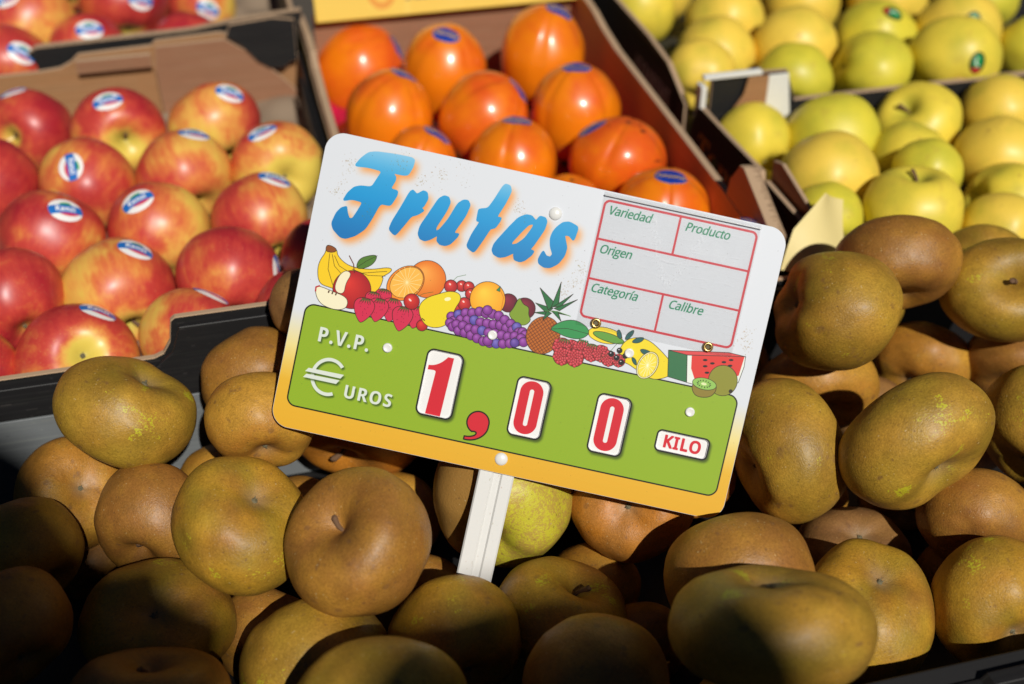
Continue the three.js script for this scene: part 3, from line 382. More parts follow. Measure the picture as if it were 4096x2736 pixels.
  ['rus',[0.2353,0.138,-0.6339],0.0384,[-0.0222,0.5144,-0.8573],3.82,[-0.018,0.8413,-0.5403],0.941,0,{label:"ochre russet apple at the top of the pile below the yellow apples",group:"russet apples in the front crate",flat:0.86}],
  ['rus',[0.3126,0.1092,-0.6873],0.0277,[0.1845,0.3937,-0.9005],4.65,[-0.023,0.8424,-0.5384],0.916,1,{label:"plain brown russet apple partly covered at the back of the pile",group:"partly covered russet apples at the back",flat:0.86}],
  ['rus',[0.3081,0.1215,-0.6308],0.0408,[-0.1423,0.791,0.595],3.55,[-0.0148,0.8298,-0.5579],0.805,1,{label:"olive russet apple with a stem in its hollow at the back of the pile",group:"russet apples in the front crate",stem:1,eye:'s'}],
  ['rus',[0.2719,0.0504,-0.6512],0.0333,[0.5012,0.3038,-0.8103],1.27,[0.0049,0.8002,-0.5997],0.893,3,{label:"ochre russet apple with a hard shadow on one side in a hollow of the pile",group:"russet apples in the front crate",flat:0.86}],
  ['rus',[0.3291,0.0619,-0.6358],0.0348,[-0.3758,-0.4117,0.8302],1.85,[0.0058,0.8007,-0.5991],0.865,0,{label:"plain brown russet apple partly covered at the back of the pile",group:"partly covered russet apples at the back",flat:0.86}],
  ['rus',[0.191,0.0648,-0.6036],0.0392,[-0.2329,0.165,-0.9584],0.64,[0.009,0.7871,-0.6167],0.843,3,{label:"smooth pale yellow russet apple beside the watermelon print of the sign",group:"russet apples in the front crate",flat:0.86}],
  ['rus',[0.3059,0.084,-0.541],0.0361,[0.5968,0.4399,-0.671],3.09,[0.0263,0.7716,-0.6355],1.094,1,{label:"furrowed green-yellow russet apple at the side of the bean-shaped one",group:"russet apples in the front crate",flat:0.95}],
  ['rus',[0.1451,0.0539,-0.6464],0.0232,[0.3925,0.3932,-0.8314],5.38,[0.0029,0.7996,-0.6006],1.029,0,{label:"plain brown russet apple partly covered at the back of the pile",group:"partly covered russet apples at the back",flat:0.95}],
  ['rus',[0.1778,0.0257,-0.5468],0.0259,[0.5227,0.3301,-0.786],2.14,[0.0285,0.7327,-0.6799],0.932,3,{label:"russet apple deep in the gaps of the pile, mostly covered by others",group:"russet apples deep in the pile",flat:0.92}],
  ['rus',[0.2289,0.0881,-0.664],0.0278,[-0.0346,-0.3936,0.9186],5.69,[-0.0081,0.8254,-0.5646],1.015,1,{label:"russet apple deep in the gaps of the pile, mostly covered by others",group:"russet apples deep in the pile",flat:0.95}],
  ['rus',[0.2314,0.0328,-0.6244],0.0264,[0.2338,0.2322,-0.9442],2.95,[0.0143,0.7787,-0.6272],0.930,4,{label:"russet apple deep in the gaps of the pile, mostly covered by others",group:"russet apples deep in the pile",flat:0.89}],
  ['rus',[0.2392,0.0261,-0.5502],0.0269,[0.0823,-0.2018,0.976],1.93,[0.0356,0.738,-0.6738],0.942,0,{label:"russet apple deep in the gaps of the pile, mostly covered by others",group:"russet apples deep in the pile",flat:0.92}],
  ['rus',[-0.2429,0.0164,-0.5013],0.0255,[0.3621,-0.2967,0.8837],2.60,[-0.0544,0.7036,-0.7085],0.984,0,{label:"russet apple deep in the gaps of the pile, mostly covered by others",group:"russet apples deep in the pile",flat:0.95}],
  ['rus',[0.2533,0.0199,-0.4845],0.0241,[0.6008,0.2714,-0.7519],0.52,[0.0615,0.6961,-0.7153],0.979,0,{label:"russet apple deep in the gaps of the pile, mostly covered by others",group:"russet apples deep in the pile",flat:0.95}],
  ['rus',[0.0697,0.0208,-0.4363],0.0262,[-0.3439,0.0676,-0.9366],2.04,[0.0253,0.6451,-0.7637],0.935,0,{label:"russet apple deep in the gaps of the pile, mostly covered by others",group:"russet apples deep in the pile",flat:0.93}],
  ['rus',[0.3792,0.0433,-0.4591],0.0327,[0.4982,0.2084,-0.8416],0.56,[0.0845,0.7103,-0.6988],0.958,4,{label:"russet apple deep in the gaps of the pile, mostly covered by others",group:"russet apples deep in the pile",flat:0.95}],
  ['rus',[0.0571,0.0422,-0.6073],0.0326,[0.0568,0.2039,-0.9773],3.05,[0.0042,0.7736,-0.6337],0.959,4,{label:"russet apple deep in the gaps of the pile, mostly covered by others",group:"russet apples deep in the pile",flat:0.95}],
  ['rus',[-0.0195,0.0383,-0.5877],0.0317,[0.0924,0.2144,-0.9724],2.17,[-0.002,0.7606,-0.6492],0.959,0,{label:"russet apple deep in the gaps of the pile, mostly covered by others",group:"russet apples deep in the pile",flat:0.95}],
  ['rus',[0.1297,0.0395,-0.4776],0.0310,[0.0413,-0.0793,0.996],0.10,[0.033,0.6945,-0.7188],0.957,0,{label:"russet apple deep in the gaps of the pile, mostly covered by others",group:"russet apples deep in the pile",flat:0.95}],
  ['rus',[0.4141,0.0441,-0.6046],0.0325,[0.341,0.415,-0.8435],2.35,[0.0243,0.781,-0.624],0.965,3,{label:"russet apple deep in the gaps of the pile, mostly covered by others",group:"russet apples deep in the pile",flat:0.95}],
  ['rus',[0.4517,0.0471,-0.4751],0.0341,[-0.6285,-0.3799,0.6788],1.22,[0.0811,0.7293,-0.6794],0.954,0,{label:"russet apple deep in the gaps of the pile, mostly covered by others",group:"russet apples deep in the pile",flat:0.95}],
  ['rus',[0.3723,0.0408,-0.5366],0.0334,[0.579,0.304,-0.7565],4.59,[0.049,0.748,-0.6618],0.952,3,{label:"russet apple deep in the gaps of the pile, mostly covered by others",group:"russet apples deep in the pile",flat:0.95}],
  ['rus',[-0.1712,0.0365,-0.5436],0.0313,[-0.1689,0.2129,-0.9624],2.68,[-0.0262,0.7374,-0.6749],0.961,3,{label:"russet apple deep in the gaps of the pile, mostly covered by others",group:"russet apples deep in the pile",flat:0.95}],
  ['rus',[0.2835,0.0412,-0.5909],0.0308,[-0.4131,-0.4777,0.7753],2.15,[0.0235,0.7695,-0.6382],0.963,0,{label:"russet apple deep in the gaps of the pile, mostly covered by others",group:"russet apples deep in the pile",flat:0.95}],
  ['rus',[0.3841,0.0476,-0.6639],0.0321,[-0.4251,-0.3111,0.85],4.00,[0.0038,0.8042,-0.5943],0.956,4,{label:"russet apple deep in the gaps of the pile, mostly covered by others",group:"russet apples deep in the pile",flat:0.95}],
  ['rus',[-0.1577,0.0464,-0.3018],0.0301,[0.4334,-0.1414,0.89],1.29,[-0.1048,0.5429,-0.8332],0.963,4,{label:"russet apple deep in the gaps of the pile, mostly covered by others",group:"russet apples deep in the pile",flat:0.95}],
  ['rus',[-0.0938,0.0388,-0.3171],0.0315,[-0.1878,0.0693,0.9798],3.94,[-0.0612,0.5419,-0.8382],0.953,3,{label:"russet apple deep in the gaps of the pile, mostly covered by others",group:"russet apples deep in the pile",flat:0.95}],
  ['rus',[0.3172,0.0362,-0.477],0.0320,[-0.0922,-0.1365,0.9863],3.29,[0.0703,0.7088,-0.7019],0.958,3,{label:"russet apple deep in the gaps of the pile, mostly covered by others",group:"russet apples deep in the pile",flat:0.95}],
  ['rus',[-0.1217,0.0439,-0.5055],0.0305,[0.0212,-0.2122,0.977],5.79,[-0.0248,0.7165,-0.6971],0.963,0,{label:"russet apple deep in the gaps of the pile, mostly covered by others",group:"russet apples deep in the pile",flat:0.95}],
  ['rus',[0.1208,0.0387,-0.3747],0.0334,[-0.2239,0.1381,-0.9648],1.78,[0.0576,0.6065,-0.793],0.957,3,{label:"russet apple deep in the gaps of the pile, mostly covered by others",group:"russet apples deep in the pile",flat:0.95}],
  ['rus',[0.1232,0.0419,-0.5887],0.0315,[0.3727,0.218,-0.902],3.81,[0.0115,0.7646,-0.6444],0.953,0,{label:"russet apple deep in the gaps of the pile, mostly covered by others",group:"russet apples deep in the pile",flat:0.95}],
  ['rus',[0.037,0.0397,-0.5493],0.0321,[-0.3226,0.2223,-0.9201],4.69,[0.0055,0.7395,-0.6732],0.953,0,{label:"russet apple deep in the gaps of the pile, mostly covered by others",group:"russet apples deep in the pile",flat:0.95}],
  ['rus',[-0.0184,0.0409,-0.341],0.0319,[-0.0869,-0.0273,-0.9958],0.31,[-0.0108,0.5644,-0.8254],0.961,0,{label:"russet apple deep in the gaps of the pile, mostly covered by others",group:"russet apples deep in the pile",flat:0.95}],
  ['rus',[0.4383,0.0379,-0.5421],0.0330,[0.5721,0.2873,-0.7682],4.43,[0.0523,0.7534,-0.6555],0.953,0,{label:"russet apple deep in the gaps of the pile, mostly covered by others",group:"russet apples deep in the pile",flat:0.95}],
];

// ---------------------------------------------------------------- cardboard
const T1 = 0.0042;
function boardTexture(base, seed, streak, drawPrint) {
  return canvasTexture(512, 256, (x, w, h) => {
    const r = rng(seed), hex = (c) => 'rgb(' + c.map(Math.round).join(',') + ')';
    x.fillStyle = hex(base); x.fillRect(0, 0, w, h);
    for (let i = 0; i < 900; i++) { const d = (r() - 0.5) * streak; x.fillStyle = `rgba(${d > 0 ? 255 : 0},${d > 0 ? 240 : 0},${d > 0 ? 220 : 0},${Math.abs(d)})`; x.fillRect(r() * w, r() * h, 20 + r() * 160, 1 + r() * 2); }
    for (let i = 0; i < 260; i++) { x.fillStyle = `rgba(${r() > 0.5 ? '235,225,210' : '10,8,6'},${0.10 * r()})`; x.fillRect(r() * w, r() * h, 1 + r() * 4, 1 + r() * 2); }
    if (drawPrint) drawPrint(x, w, h, r);
  });
}
const board = (t, rough = 0.85) => new THREE.MeshStandardMaterial({ map: t, roughness: rough });
const scuffs = (x, w, h, r) => { for (let i = 0; i < 70; i++) { x.fillStyle = `rgba(150,140,130,${0.10 + 0.25 * r()})`; x.fillRect(r() * w, r() * h, 3 + r() * 22, 1); } };
const KRAFT = board(boardTexture([160, 116, 76], 1, 0.10));
const KRAFT2 = board(boardTexture([150, 106, 78], 6, 0.08));
const BLACK = board(boardTexture([26, 25, 26], 2, 0.06, scuffs), 0.55);
const GREY = board(boardTexture([112, 116, 118], 3, 0.05, scuffs), 0.6);
const MAROON = board(boardTexture([192, 116, 80], 4, 0.06), 0.6);
const YELLOW = board(boardTexture([236, 196, 74], 5, 0.02), 0.5);
const OLIVE = board(boardTexture([126, 120, 40], 7, 0.12), 0.55);
const WHITE = board(boardTexture([226, 226, 220], 8, 0.02), 0.6);
const FLUTE = new THREE.MeshStandardMaterial({ roughness: 0.95, map: canvasTexture(256, 64, (x, w, h) => { // cut edge of corrugated board
  x.fillStyle = '#b79a7c'; x.fillRect(0, 0, w, h); const r = rng(9);
  for (let i = 0; i < w; i += 7) { x.fillStyle = `rgba(70,48,30,${0.35 + 0.3 * r()})`; x.fillRect(i + r() * 2, 8 + r() * 10, 3.5, 30 + r() * 14); }
}) });
FLUTE.map.wrapS = FLUTE.map.wrapT = THREE.RepeatWrapping;
for (const m of [KRAFT, KRAFT2, BLACK, GREY, MAROON, YELLOW, OLIVE, WHITE]) { m.map.wrapS = m.map.wrapT = THREE.RepeatWrapping; m.map.repeat.set(4, 8); }
FLUTE.map.repeat.set(30, 30);
// a wall panel: outline in (along, height), standing at z = 0 with its thickness towards -z
function panel(points, t = T1, bend = 0) {
  const s = new THREE.Shape(points.map(([x, y]) => new THREE.Vector2(x, y)));
  const g = new THREE.ExtrudeGeometry(s, { depth: t - 0.0008, bevelEnabled: true, bevelSize: 0.0004, bevelThickness: 0.0004, bevelSegments: 1, curveSegments: 6 });
  g.translate(0, 0, -t + 0.0004); return g;
}
const TURN = THREE.MathUtils.degToRad(14.3);
// a box: outer limits along the row (a) and away from the stall front (b); children are placed in those axes, measured from its near left corner
function crate(name, a0, b0, y0 = 0) {
  const g = group(name); g.rotation.y = TURN;
  g.position.set(a0 * Math.cos(TURN) - b0 * Math.sin(TURN), y0, -a0 * Math.sin(TURN) - b0 * Math.cos(TURN)); return g;
}
const across = (g, name, pts, b, mats, t) => { const m = mesh(name, panel(pts, t), mats, g); m.position.set(0, 0, -b); return m; };            // wall parallel to the row
const along = (g, name, pts, a, mats, t) => { const m = mesh(name, panel(pts, t), mats, g); m.rotation.y = Math.PI / 2; m.position.set(a, 0, 0); return m; };  // wall running away from the front: outline x = distance away
const lean = (m, r) => { m.rotation.order = 'YXZ'; m.rotation.x = r; m.position.x -= 0.118 * Math.sin(r); return m; };   // the top of the wall stays where it is
const bottom = (g, w, d, m) => { const f = mesh('bottom', new RoundedBoxGeometry(w - 0.012, 0.004, d - 0.012, 1, 0.001), m, g); f.position.set(w / 2, 0.003, -d / 2); return f; };
const rect = (x0, x1, y0, y1) => [[x0, y0], [x1, y0], [x1, y1], [x0, y1]];

// table under the boxes
{
  const t = mesh('table_top', new THREE.BoxGeometry(2.4, 0.03, 2.0), new THREE.MeshStandardMaterial({ color: lin(0.09, 0.075, 0.06), roughness: 0.8 }));
  t.position.set(0.2, -0.017, -1.05); t.rotation.y = TURN; t.userData.kind = 'structure'; scene.add(t);
}
// front crate of russet apples
{
  const A = -0.27, B = 0.283, w = 0.87, d = 0.334, g = crate('fruit_crate', A, B);
  bottom(g, w, d, BLACK);
  const X = (a) => a - A;
  across(g, 'back_wall', [[0, 0], [w, 0], [w, 0.098], [X(0.13), 0.098], [X(0.11), 0.134], [X(-0.046), 0.134], [X(-0.0485), 0.132], [X(-0.051), 0.118], [X(-0.056), 0.110], [X(-0.062), 0.1075], [0, 0.1075]], d - T1, [BLACK, FLUTE]);
  const fold = across(g, 'folded_flap', [[0, 0.083], [w, 0.083], [w, 0.095], [X(0.132), 0.095], [X(0.112), 0.131], [X(-0.044), 0.131], [X(-0.05), 0.114], [X(-0.062), 0.1045], [0, 0.1045]], d - 2.3 * T1 - 0.001, [BLACK, BLACK], 0.003);
  across(g, 'grey_liner', rect(0.006, X(0.10), 0.006, 0.0815), d - 2.2 * T1 - 0.0016, [GREY, GREY], 0.002);
  across(g, 'front_wall', [[0, 0], [w, 0], [w, 0.087], [X(0.345), 0.087], [X(0.335), 0.090], [X(0.30), 0.0895], [X(0.297), 0.086], [0, 0.084]], 0.0075, [BLACK, BLACK], 0.0075);
  const lip = mesh('front_lip', new RoundedBoxGeometry(w, 0.003, 0.018, 2, 0.0012), BLACK, g); lip.position.set(w / 2, 0.0825, -0.0175); lip.rotation.x = 0.22;
  along(g, 'side_wall', rect(0.006, d - 0.012, 0.006, 0.11), 0, [BLACK, FLUTE]);
  along(g, 'side_wall', rect(0.006, d - 0.012, 0.006, 0.11), w - T1, [BLACK, FLUTE]);
  thing(g, 'wide black cardboard crate with a grey liner full of russet apples', 'crate');
}
// box of red apples
{
  const A = -0.32, B = 0.6225, w = 0.398, d = 0.43, g = crate('fruit_box', A, B), X = (a) => a - A;
  bottom(g, w, d, KRAFT);
  across(g, 'front_wall', rect(0, w, 0, 0.092), T1 + 0.0005, [BLACK, FLUTE]);
  const nb = d - T1;
  across(g, 'back_wall', [[0, 0], [w, 0], [w, 0.106], [X(0.060), 0.106], [X(0.040), 0.112], [X(0.012), 0.131], [X(0.004), 0.133], [X(-0.05), 0.131], [X(-0.054), 0.127], [X(-0.115), 0.125], [X(-0.122), 0.119], [X(-0.132), 0.1145], [X(-0.15), 0.113], [0, 0.111]], nb, [KRAFT, FLUTE]);
  across(g, 'glued_flap', [[X(-0.052), 0.05], [X(0.068), 0.05], [X(0.066), 0.075], [X(0.035), 0.110], [X(0.008), 0.130], [X(-0.050), 0.129], [X(-0.053), 0.11]], nb - 1.15 * T1, [KRAFT2, FLUTE], 0.003).position.z += 0.003;
  const roll = across(g, 'rolled_strip', rect(X(-0.117), X(-0.056), 0.112, 0.123), nb - 1.2 * T1, [KRAFT2, FLUTE], 0.005); roll.position.z += 0.004;
  along(g, 'side_wall', rect(0.006, nb - 0.003, 0.006, 0.12), 0, [KRAFT, FLUTE]);
  along(g, 'side_wall', [[0.006, 0.006], [nb - 0.003, 0.006], [nb - 0.003, 0.110], [nb - 0.05, 0.110], [nb - 0.07, 0.104], [0.05, 0.102], [0.006, 0.102]], w - T1, [KRAFT2, BLACK]);
  const fl = along(g, 'folded_flap', [[0.04, 0.080], [nb - 0.072, 0.082], [nb - 0.055, 0.108], [0.05, 0.1035]], w - 2.3 * T1, [BLACK, BLACK], 0.003); fl.rotation.x = 0;
  across(g, 'corner_flap', [[X(0.010), 0.133], [X(0.022), 0.124], [X(0.034), 0.108], [X(0.044), 0.101], [X(0.056), 0.100], [X(0.062), 0.105], [X(0.068), 0.106], [X(0.0685), 0.143], [X(0.05), 0.146], [X(0.014), 0.143]], nb - 2.4 * T1, [BLACK, FLUTE], 0.003);
  thing(g, 'open cardboard box with kraft inner walls full of red apples', 'box');
}
// box of red apples beyond it
{
  const A = -0.36, B = 1.058, w = 0.438, d = 0.36, g = crate('fruit_box', A, B), X = (a) => a - A;
  bottom(g, w, d, KRAFT);
  across(g, 'front_wall', [[0, 0], [w, 0], [w, 0.138], [X(0.02), 0.134], [X(-0.02), 0.129], [X(-0.150), 0.126], [X(-0.158), 0.122], [X(-0.175), 0.108], [0, 0.105]], 0.012, [BLACK, FLUTE], 0.009);
  along(g, 'side_wall', rect(0.014, d - 0.006, 0.006, 0.13), w - T1, [BLACK, FLUTE]);
  across(g, 'back_wall', rect(0, w, 0.0, 0.13), d - T1, [BLACK, FLUTE]);
  thing(g, 'black cardboard box of red apples beyond the kraft wall', 'box');
}
// box of persimmons
{
  const A = 0.0815, B = 0.6225, w = 0.2645, d = 0.468, g = crate('fruit_box', A, B), X = (a) => a - A;
  bottom(g, w, d, MAROON);
  across(g, 'front_wall', rect(0.006, w - 0.006, 0, 0.10), T1, [MAROON, FLUTE]);
  along(g, 'side_wall', [[0, 0], [d - 0.006, 0], [d - 0.006, 0.128], [0.44, 0.130], [0.40, 0.134], [0.365, 0.133], [0.345, 0.126], [0.30, 0.121], [0.20, 0.119], [0.1, 0.121], [0, 0.12]], 0, [MAROON, FLUTE], 0.006);
  along(g, 'outer_print', [[0.02, 0.03], [d - 0.008, 0.03], [d - 0.008, 0.122], [0.44, 0.124], [0.40, 0.128], [0.365, 0.127], [0.345, 0.120], [0.30, 0.115], [0.02, 0.115]], -0.0064, [OLIVE, FLUTE], 0.0011);
  lean(along(g, 'side_wall', [[0, 0], [d - 0.006, 0], [d - 0.006, 0.132], [0.43, 0.134], [0.40, 0.132], [0.37, 0.127], [0.33, 0.123], [0.20, 0.120], [0.085, 0.117], [0.0, 0.113]], w - 0.006, [MAROON, FLUTE], 0.006), 0.10);
  const post = along(g, 'corner_fold', [[0.004, 0.02], [0.078, 0.02], [0.076, 0.128], [0.066, 0.144], [0.060, 0.145], [0.004, 0.124]], w - 0.0002, [MAROON, FLUTE], 0.0112); lean(post, 0.10);
  across(g, 'back_wall', rect(0.008, w - 0.008, 0.0, 0.128), d - T1 - 0.006, [KRAFT2, FLUTE]);
  along(g, 'edge_strip', [[0.335, 0.03], [0.347, 0.03], [0.373, 0.128], [0.361, 0.123]], w - 0.0085, [KRAFT, FLUTE], 0.002);
  const YP = new THREE.MeshStandardMaterial({ roughness: 0.45, map: canvasTexture(1024, 256, (x, W, H) => {
    x.fillStyle = '#ecc650'; x.fillRect(0, 0, W, H); const r = rng(44);
    for (let i = 0; i < 60; i++) { x.fillStyle = `rgba(255,235,150,${0.12 * r()})`; x.fillRect(r() * W, r() * H, 120 * r(), 60 * r()); }
    x.strokeStyle = '#e39a35'; x.lineWidth = 20; x.beginPath(); x.arc(255, 176, 50, 0, 7); x.stroke();
    x.fillStyle = '#6f6a54'; x.font = 'bold 84px serif'; x.save(); x.transform(1, 0, -0.22, 1, 0, 0); x.fillText('Ammiolar', 390, 216); x.restore();
    x.fillStyle = '#e59a4c'; x.font = '56px sans-serif'; x.fillText('Persimon', 735, 206);
  }) });
  const flap = mesh('printed_flap', new RoundedBoxGeometry(w - 0.018, 0.085, 0.003, 1, 0.001), YP, g); flap.position.set(w / 2, 0.166, -d + 0.008); flap.rotation.x = -0.30;
  // torn yellow paper on the near corner
  const tp = new THREE.PlaneGeometry(0.05, 0.055, 14, 14), q = tp.attributes.position, r = rng(5);
  for (let i = 0; i < q.count; i++) { const x = q.getX(i), y = q.getY(i), u = x / 0.05 + 0.5, v = y / 0.055 + 0.5; const s = v > 0.5 ? 1 - 0.75 * (v - 0.5) * (1.6 - u) : 1; q.setXYZ(i, x * s + 0.014 * v * v + (u === 1 || u === 0 ? 0.002 * (r() - 0.5) : 0), y, 0.010 * Math.sin(3 * u + 1.6 * v) - 0.012 * v * v); }
  tp.computeVertexNormals();
  const torn = mesh('torn_flap', tp, new THREE.MeshStandardMaterial({ color: lin(0.82, 0.68, 0.30), roughness: 0.6, side: THREE.DoubleSide }), g); torn.position.set(w + 0.026, 0.118, -0.010); torn.rotation.set(-0.5, 0.15, -0.25);
  thing(g, 'brown cardboard box with a yellow printed back flap full of persimmons', 'box');
}
// box of yellow apples, nearer
{
  const A = 0.3745, B = 0.6225, w = 0.46, d = 0.226, g = crate('fruit_box', A, B), X = (a) => a - A;
  bottom(g, w, d, BLACK);
  const TP = new THREE.MeshStandardMaterial({ roughness: 0.5, map: canvasTexture(1024, 384, (x, W, H) => {
    const r = rng(21); x.fillStyle = '#1b1412'; x.fillRect(0, 0, W, H);
    for (let i = 0; i < 120; i++) { x.fillStyle = `rgba(120,40,15,${0.10 * r()})`; x.fillRect(r() * W, r() * H, 200 * r(), 40 * r()); }
    x.fillStyle = '#ffab3a'; x.font = 'bold 205px serif'; x.save(); x.translate(60, 255); x.transform(1, 0, -0.12, 1, 0, 0); x.fillText('Tomafruit', 0, 0, 900); x.restore();
    x.fillStyle = '#2e7a22'; x.beginPath(); x.ellipse(255, 190, 28, 52, 0.2, 0, 7); x.fill();
  }) });
  TP.map.flipY = true;
  lean(along(g, 'side_wall', [[0, 0], [d, 0], [d, 0.116], [0.16, 0.117], [0.10, 0.119], [0.096, 0.112], [0.09, 0.116], [0.04, 0.116], [0, 0.11]], 0, [BLACK, FLUTE]), 0.13);
  const pr = mesh('printed_side', new THREE.PlaneGeometry(0.205, 0.06), TP, g); pr.rotation.order = 'YXZ'; pr.rotation.y = -Math.PI / 2; pr.rotation.x = -0.13; pr.position.set(-0.0056 - 0.031 * Math.sin(0.13), 0.087, -0.118);
  const mf = along(g, 'maroon_flap', [[0.03, 0.06], [0.095, 0.06], [0.095, 0.128], [0.082, 0.132], [0.03, 0.121]], 0.006, [MAROON, FLUTE], 0.003);
  across(g, 'front_wall', rect(0.006, w, 0, 0.09), T1, [BLACK, FLUTE]);
  across(g, 'back_wall', [[0.006, 0], [w, 0], [w, 0.108], [X(0.455), 0.110], [X(0.445), 0.137], [X(0.385), 0.139], [0.006, 0.137]], d - T1, [BLACK, FLUTE]);
  across(g, 'kraft_patch', [[X(0.392), 0.085], [X(0.427), 0.085], [X(0.427), 0.1365], [X(0.410), 0.1365], [X(0.407), 0.122], [X(0.396), 0.105]], d - 2 * T1 - 0.0005, [KRAFT, KRAFT], 0.0012);
  across(g, 'white_patch', [[X(0.4275), 0.09], [X(0.4515), 0.09], [X(0.444), 0.1365], [X(0.4275), 0.1365]], d - 2 * T1 - 0.0005, [WHITE, WHITE], 0.0012);
  const we = mesh('white_edge', new RoundedBoxGeometry(0.005, 0.08, 0.012, 1, 0.001), WHITE, g); we.position.set(-0.0035, 0.094, -d + 0.006);
  const wt = mesh('white_edge', new RoundedBoxGeometry(0.05, 0.004, 0.006, 1, 0.001), WHITE, g); wt.position.set(0.022, 0.1395, -d + 0.0055);
  along(g, 'side_wall', rect(0.006, d - 0.006, 0.006, 0.10), w - T1, [BLACK, FLUTE]);
  thing(g, 'black printed cardboard box of yellow apples behind the russet apples', 'box');
}
// box of yellow apples, farther
{
  const A = 0.3685, B = 0.8525, w = 0.56, d = 0.48, g = crate('fruit_box', A, B), X = (a) => a - A;
  bottom(g, w, d, BLACK);
  across(g, 'front_wall', rect(0.006, w, 0, 0.104), T1 + 0.0005, [BLACK, FLUTE]);
  const WP = new THREE.MeshStandardMaterial({ roughness: 0.5, map: canvasTexture(512, 192, (x, W, H) => { x.fillStyle = '#161313'; x.fillRect(0, 0, W, H); x.fillStyle = '#d8d6d2'; x.font = 'bold 92px sans-serif'; x.save(); x.transform(1, 0, -0.2, 1, 0, 0); x.fillText('KYMBIMI', 90, 120, 400); x.restore(); }) });
  along(g, 'side_wall', [[0.006, 0], [d, 0], [d, 0.135], [0.10, 0.132], [0.05, 0.128], [0.006, 0.110]], 0, [BLACK, FLUTE]);
  const pr = mesh('printed_side', new THREE.PlaneGeometry(0.11, 0.045), WP, g); pr.rotation.y = -Math.PI / 2; pr.position.set(-0.0052, 0.098, -0.085);
  across(g, 'back_wall', rect(0, w, 0, 0.13), d - T1, [BLACK, FLUTE]);
  along(g, 'side_wall', rect(0.006, d - 0.006, 0.006, 0.12), w - T1, [BLACK, FLUTE]);
  thing(g, 'black cardboard box of yellow apples in the far row with small white lettering', 'box');
}

// ---------------------------------------------------------------- fruit and trays
FRUITS.forEach(buildFruit);
function tray(name, a0, a1, b0, b1, h, kinds, mat, label) {
  const g = new THREE.PlaneGeometry(a1 - a0, b1 - b0, 110, 110), p = g.attributes.position, cs = Math.cos(TURN), sn = Math.sin(TURN);
  const near = FRUITS.filter((f) => kinds.includes(f[0])).map((f) => ({ a: f[1][0] * cs - f[1][2] * sn, b: -f[1][0] * sn - f[1][2] * cs, y: f[1][1], r: f[2] * 1.04 * Math.max(1, f[6]) }));
  for (let i = 0; i < p.count; i++) {
    const a = p.getX(i) + (a0 + a1) / 2, b = p.getY(i) + (b0 + b1) / 2; let y = h + 0.004 * Math.sin(a * 90) * Math.sin(b * 90);
    for (const f of near) { const d2 = (a - f.a) ** 2 + (b - f.b) ** 2; if (d2 < f.r * f.r) y = Math.min(y, f.y - Math.sqrt(f.r * f.r - d2) - 0.0005); }
    y = Math.max(0.0065, y); p.setXYZ(i, a * cs - b * sn, y, -a * sn - b * cs);
  }
  g.computeVertexNormals(); thing(mesh(name, g, mat), label, 'tray');
}
const trayMat = (r, g, b, ro) => new THREE.MeshStandardMaterial({ color: lin(r, g, b), roughness: ro, side: THREE.DoubleSide });
tray('fruit_tray', -0.312, 0.072, 0.63, 1.04, 0.070, ['red'], trayMat(0.30, 0.22, 0.15, 0.8), 'brown moulded tray under the red apples in the kraft-lined box');
tray('fruit_tray', -0.352, 0.070, 1.072, 1.41, 0.070, ['redback'], trayMat(0.30, 0.22, 0.15, 0.8), 'brown moulded tray in the box beyond the kraft wall');
tray('fruit_tray', 0.091, 0.338, 0.63, 1.075, 0.052, ['per'], trayMat(0.55, 0.01, 0.07, 0.28), 'shiny crimson moulded tray under the persimmons');
tray('fruit_tray', 0.381, 0.82, 0.63, 0.842, 0.074, ['yel'], trayMat(0.02, 0.02, 0.02, 0.6), 'black moulded tray in the nearer box of yellow apples');
tray('fruit_tray', 0.376, 0.915, 0.86, 1.325, 0.074, ['yel'], trayMat(0.02, 0.02, 0.02, 0.6), 'black moulded tray in the farther box of yellow apples');

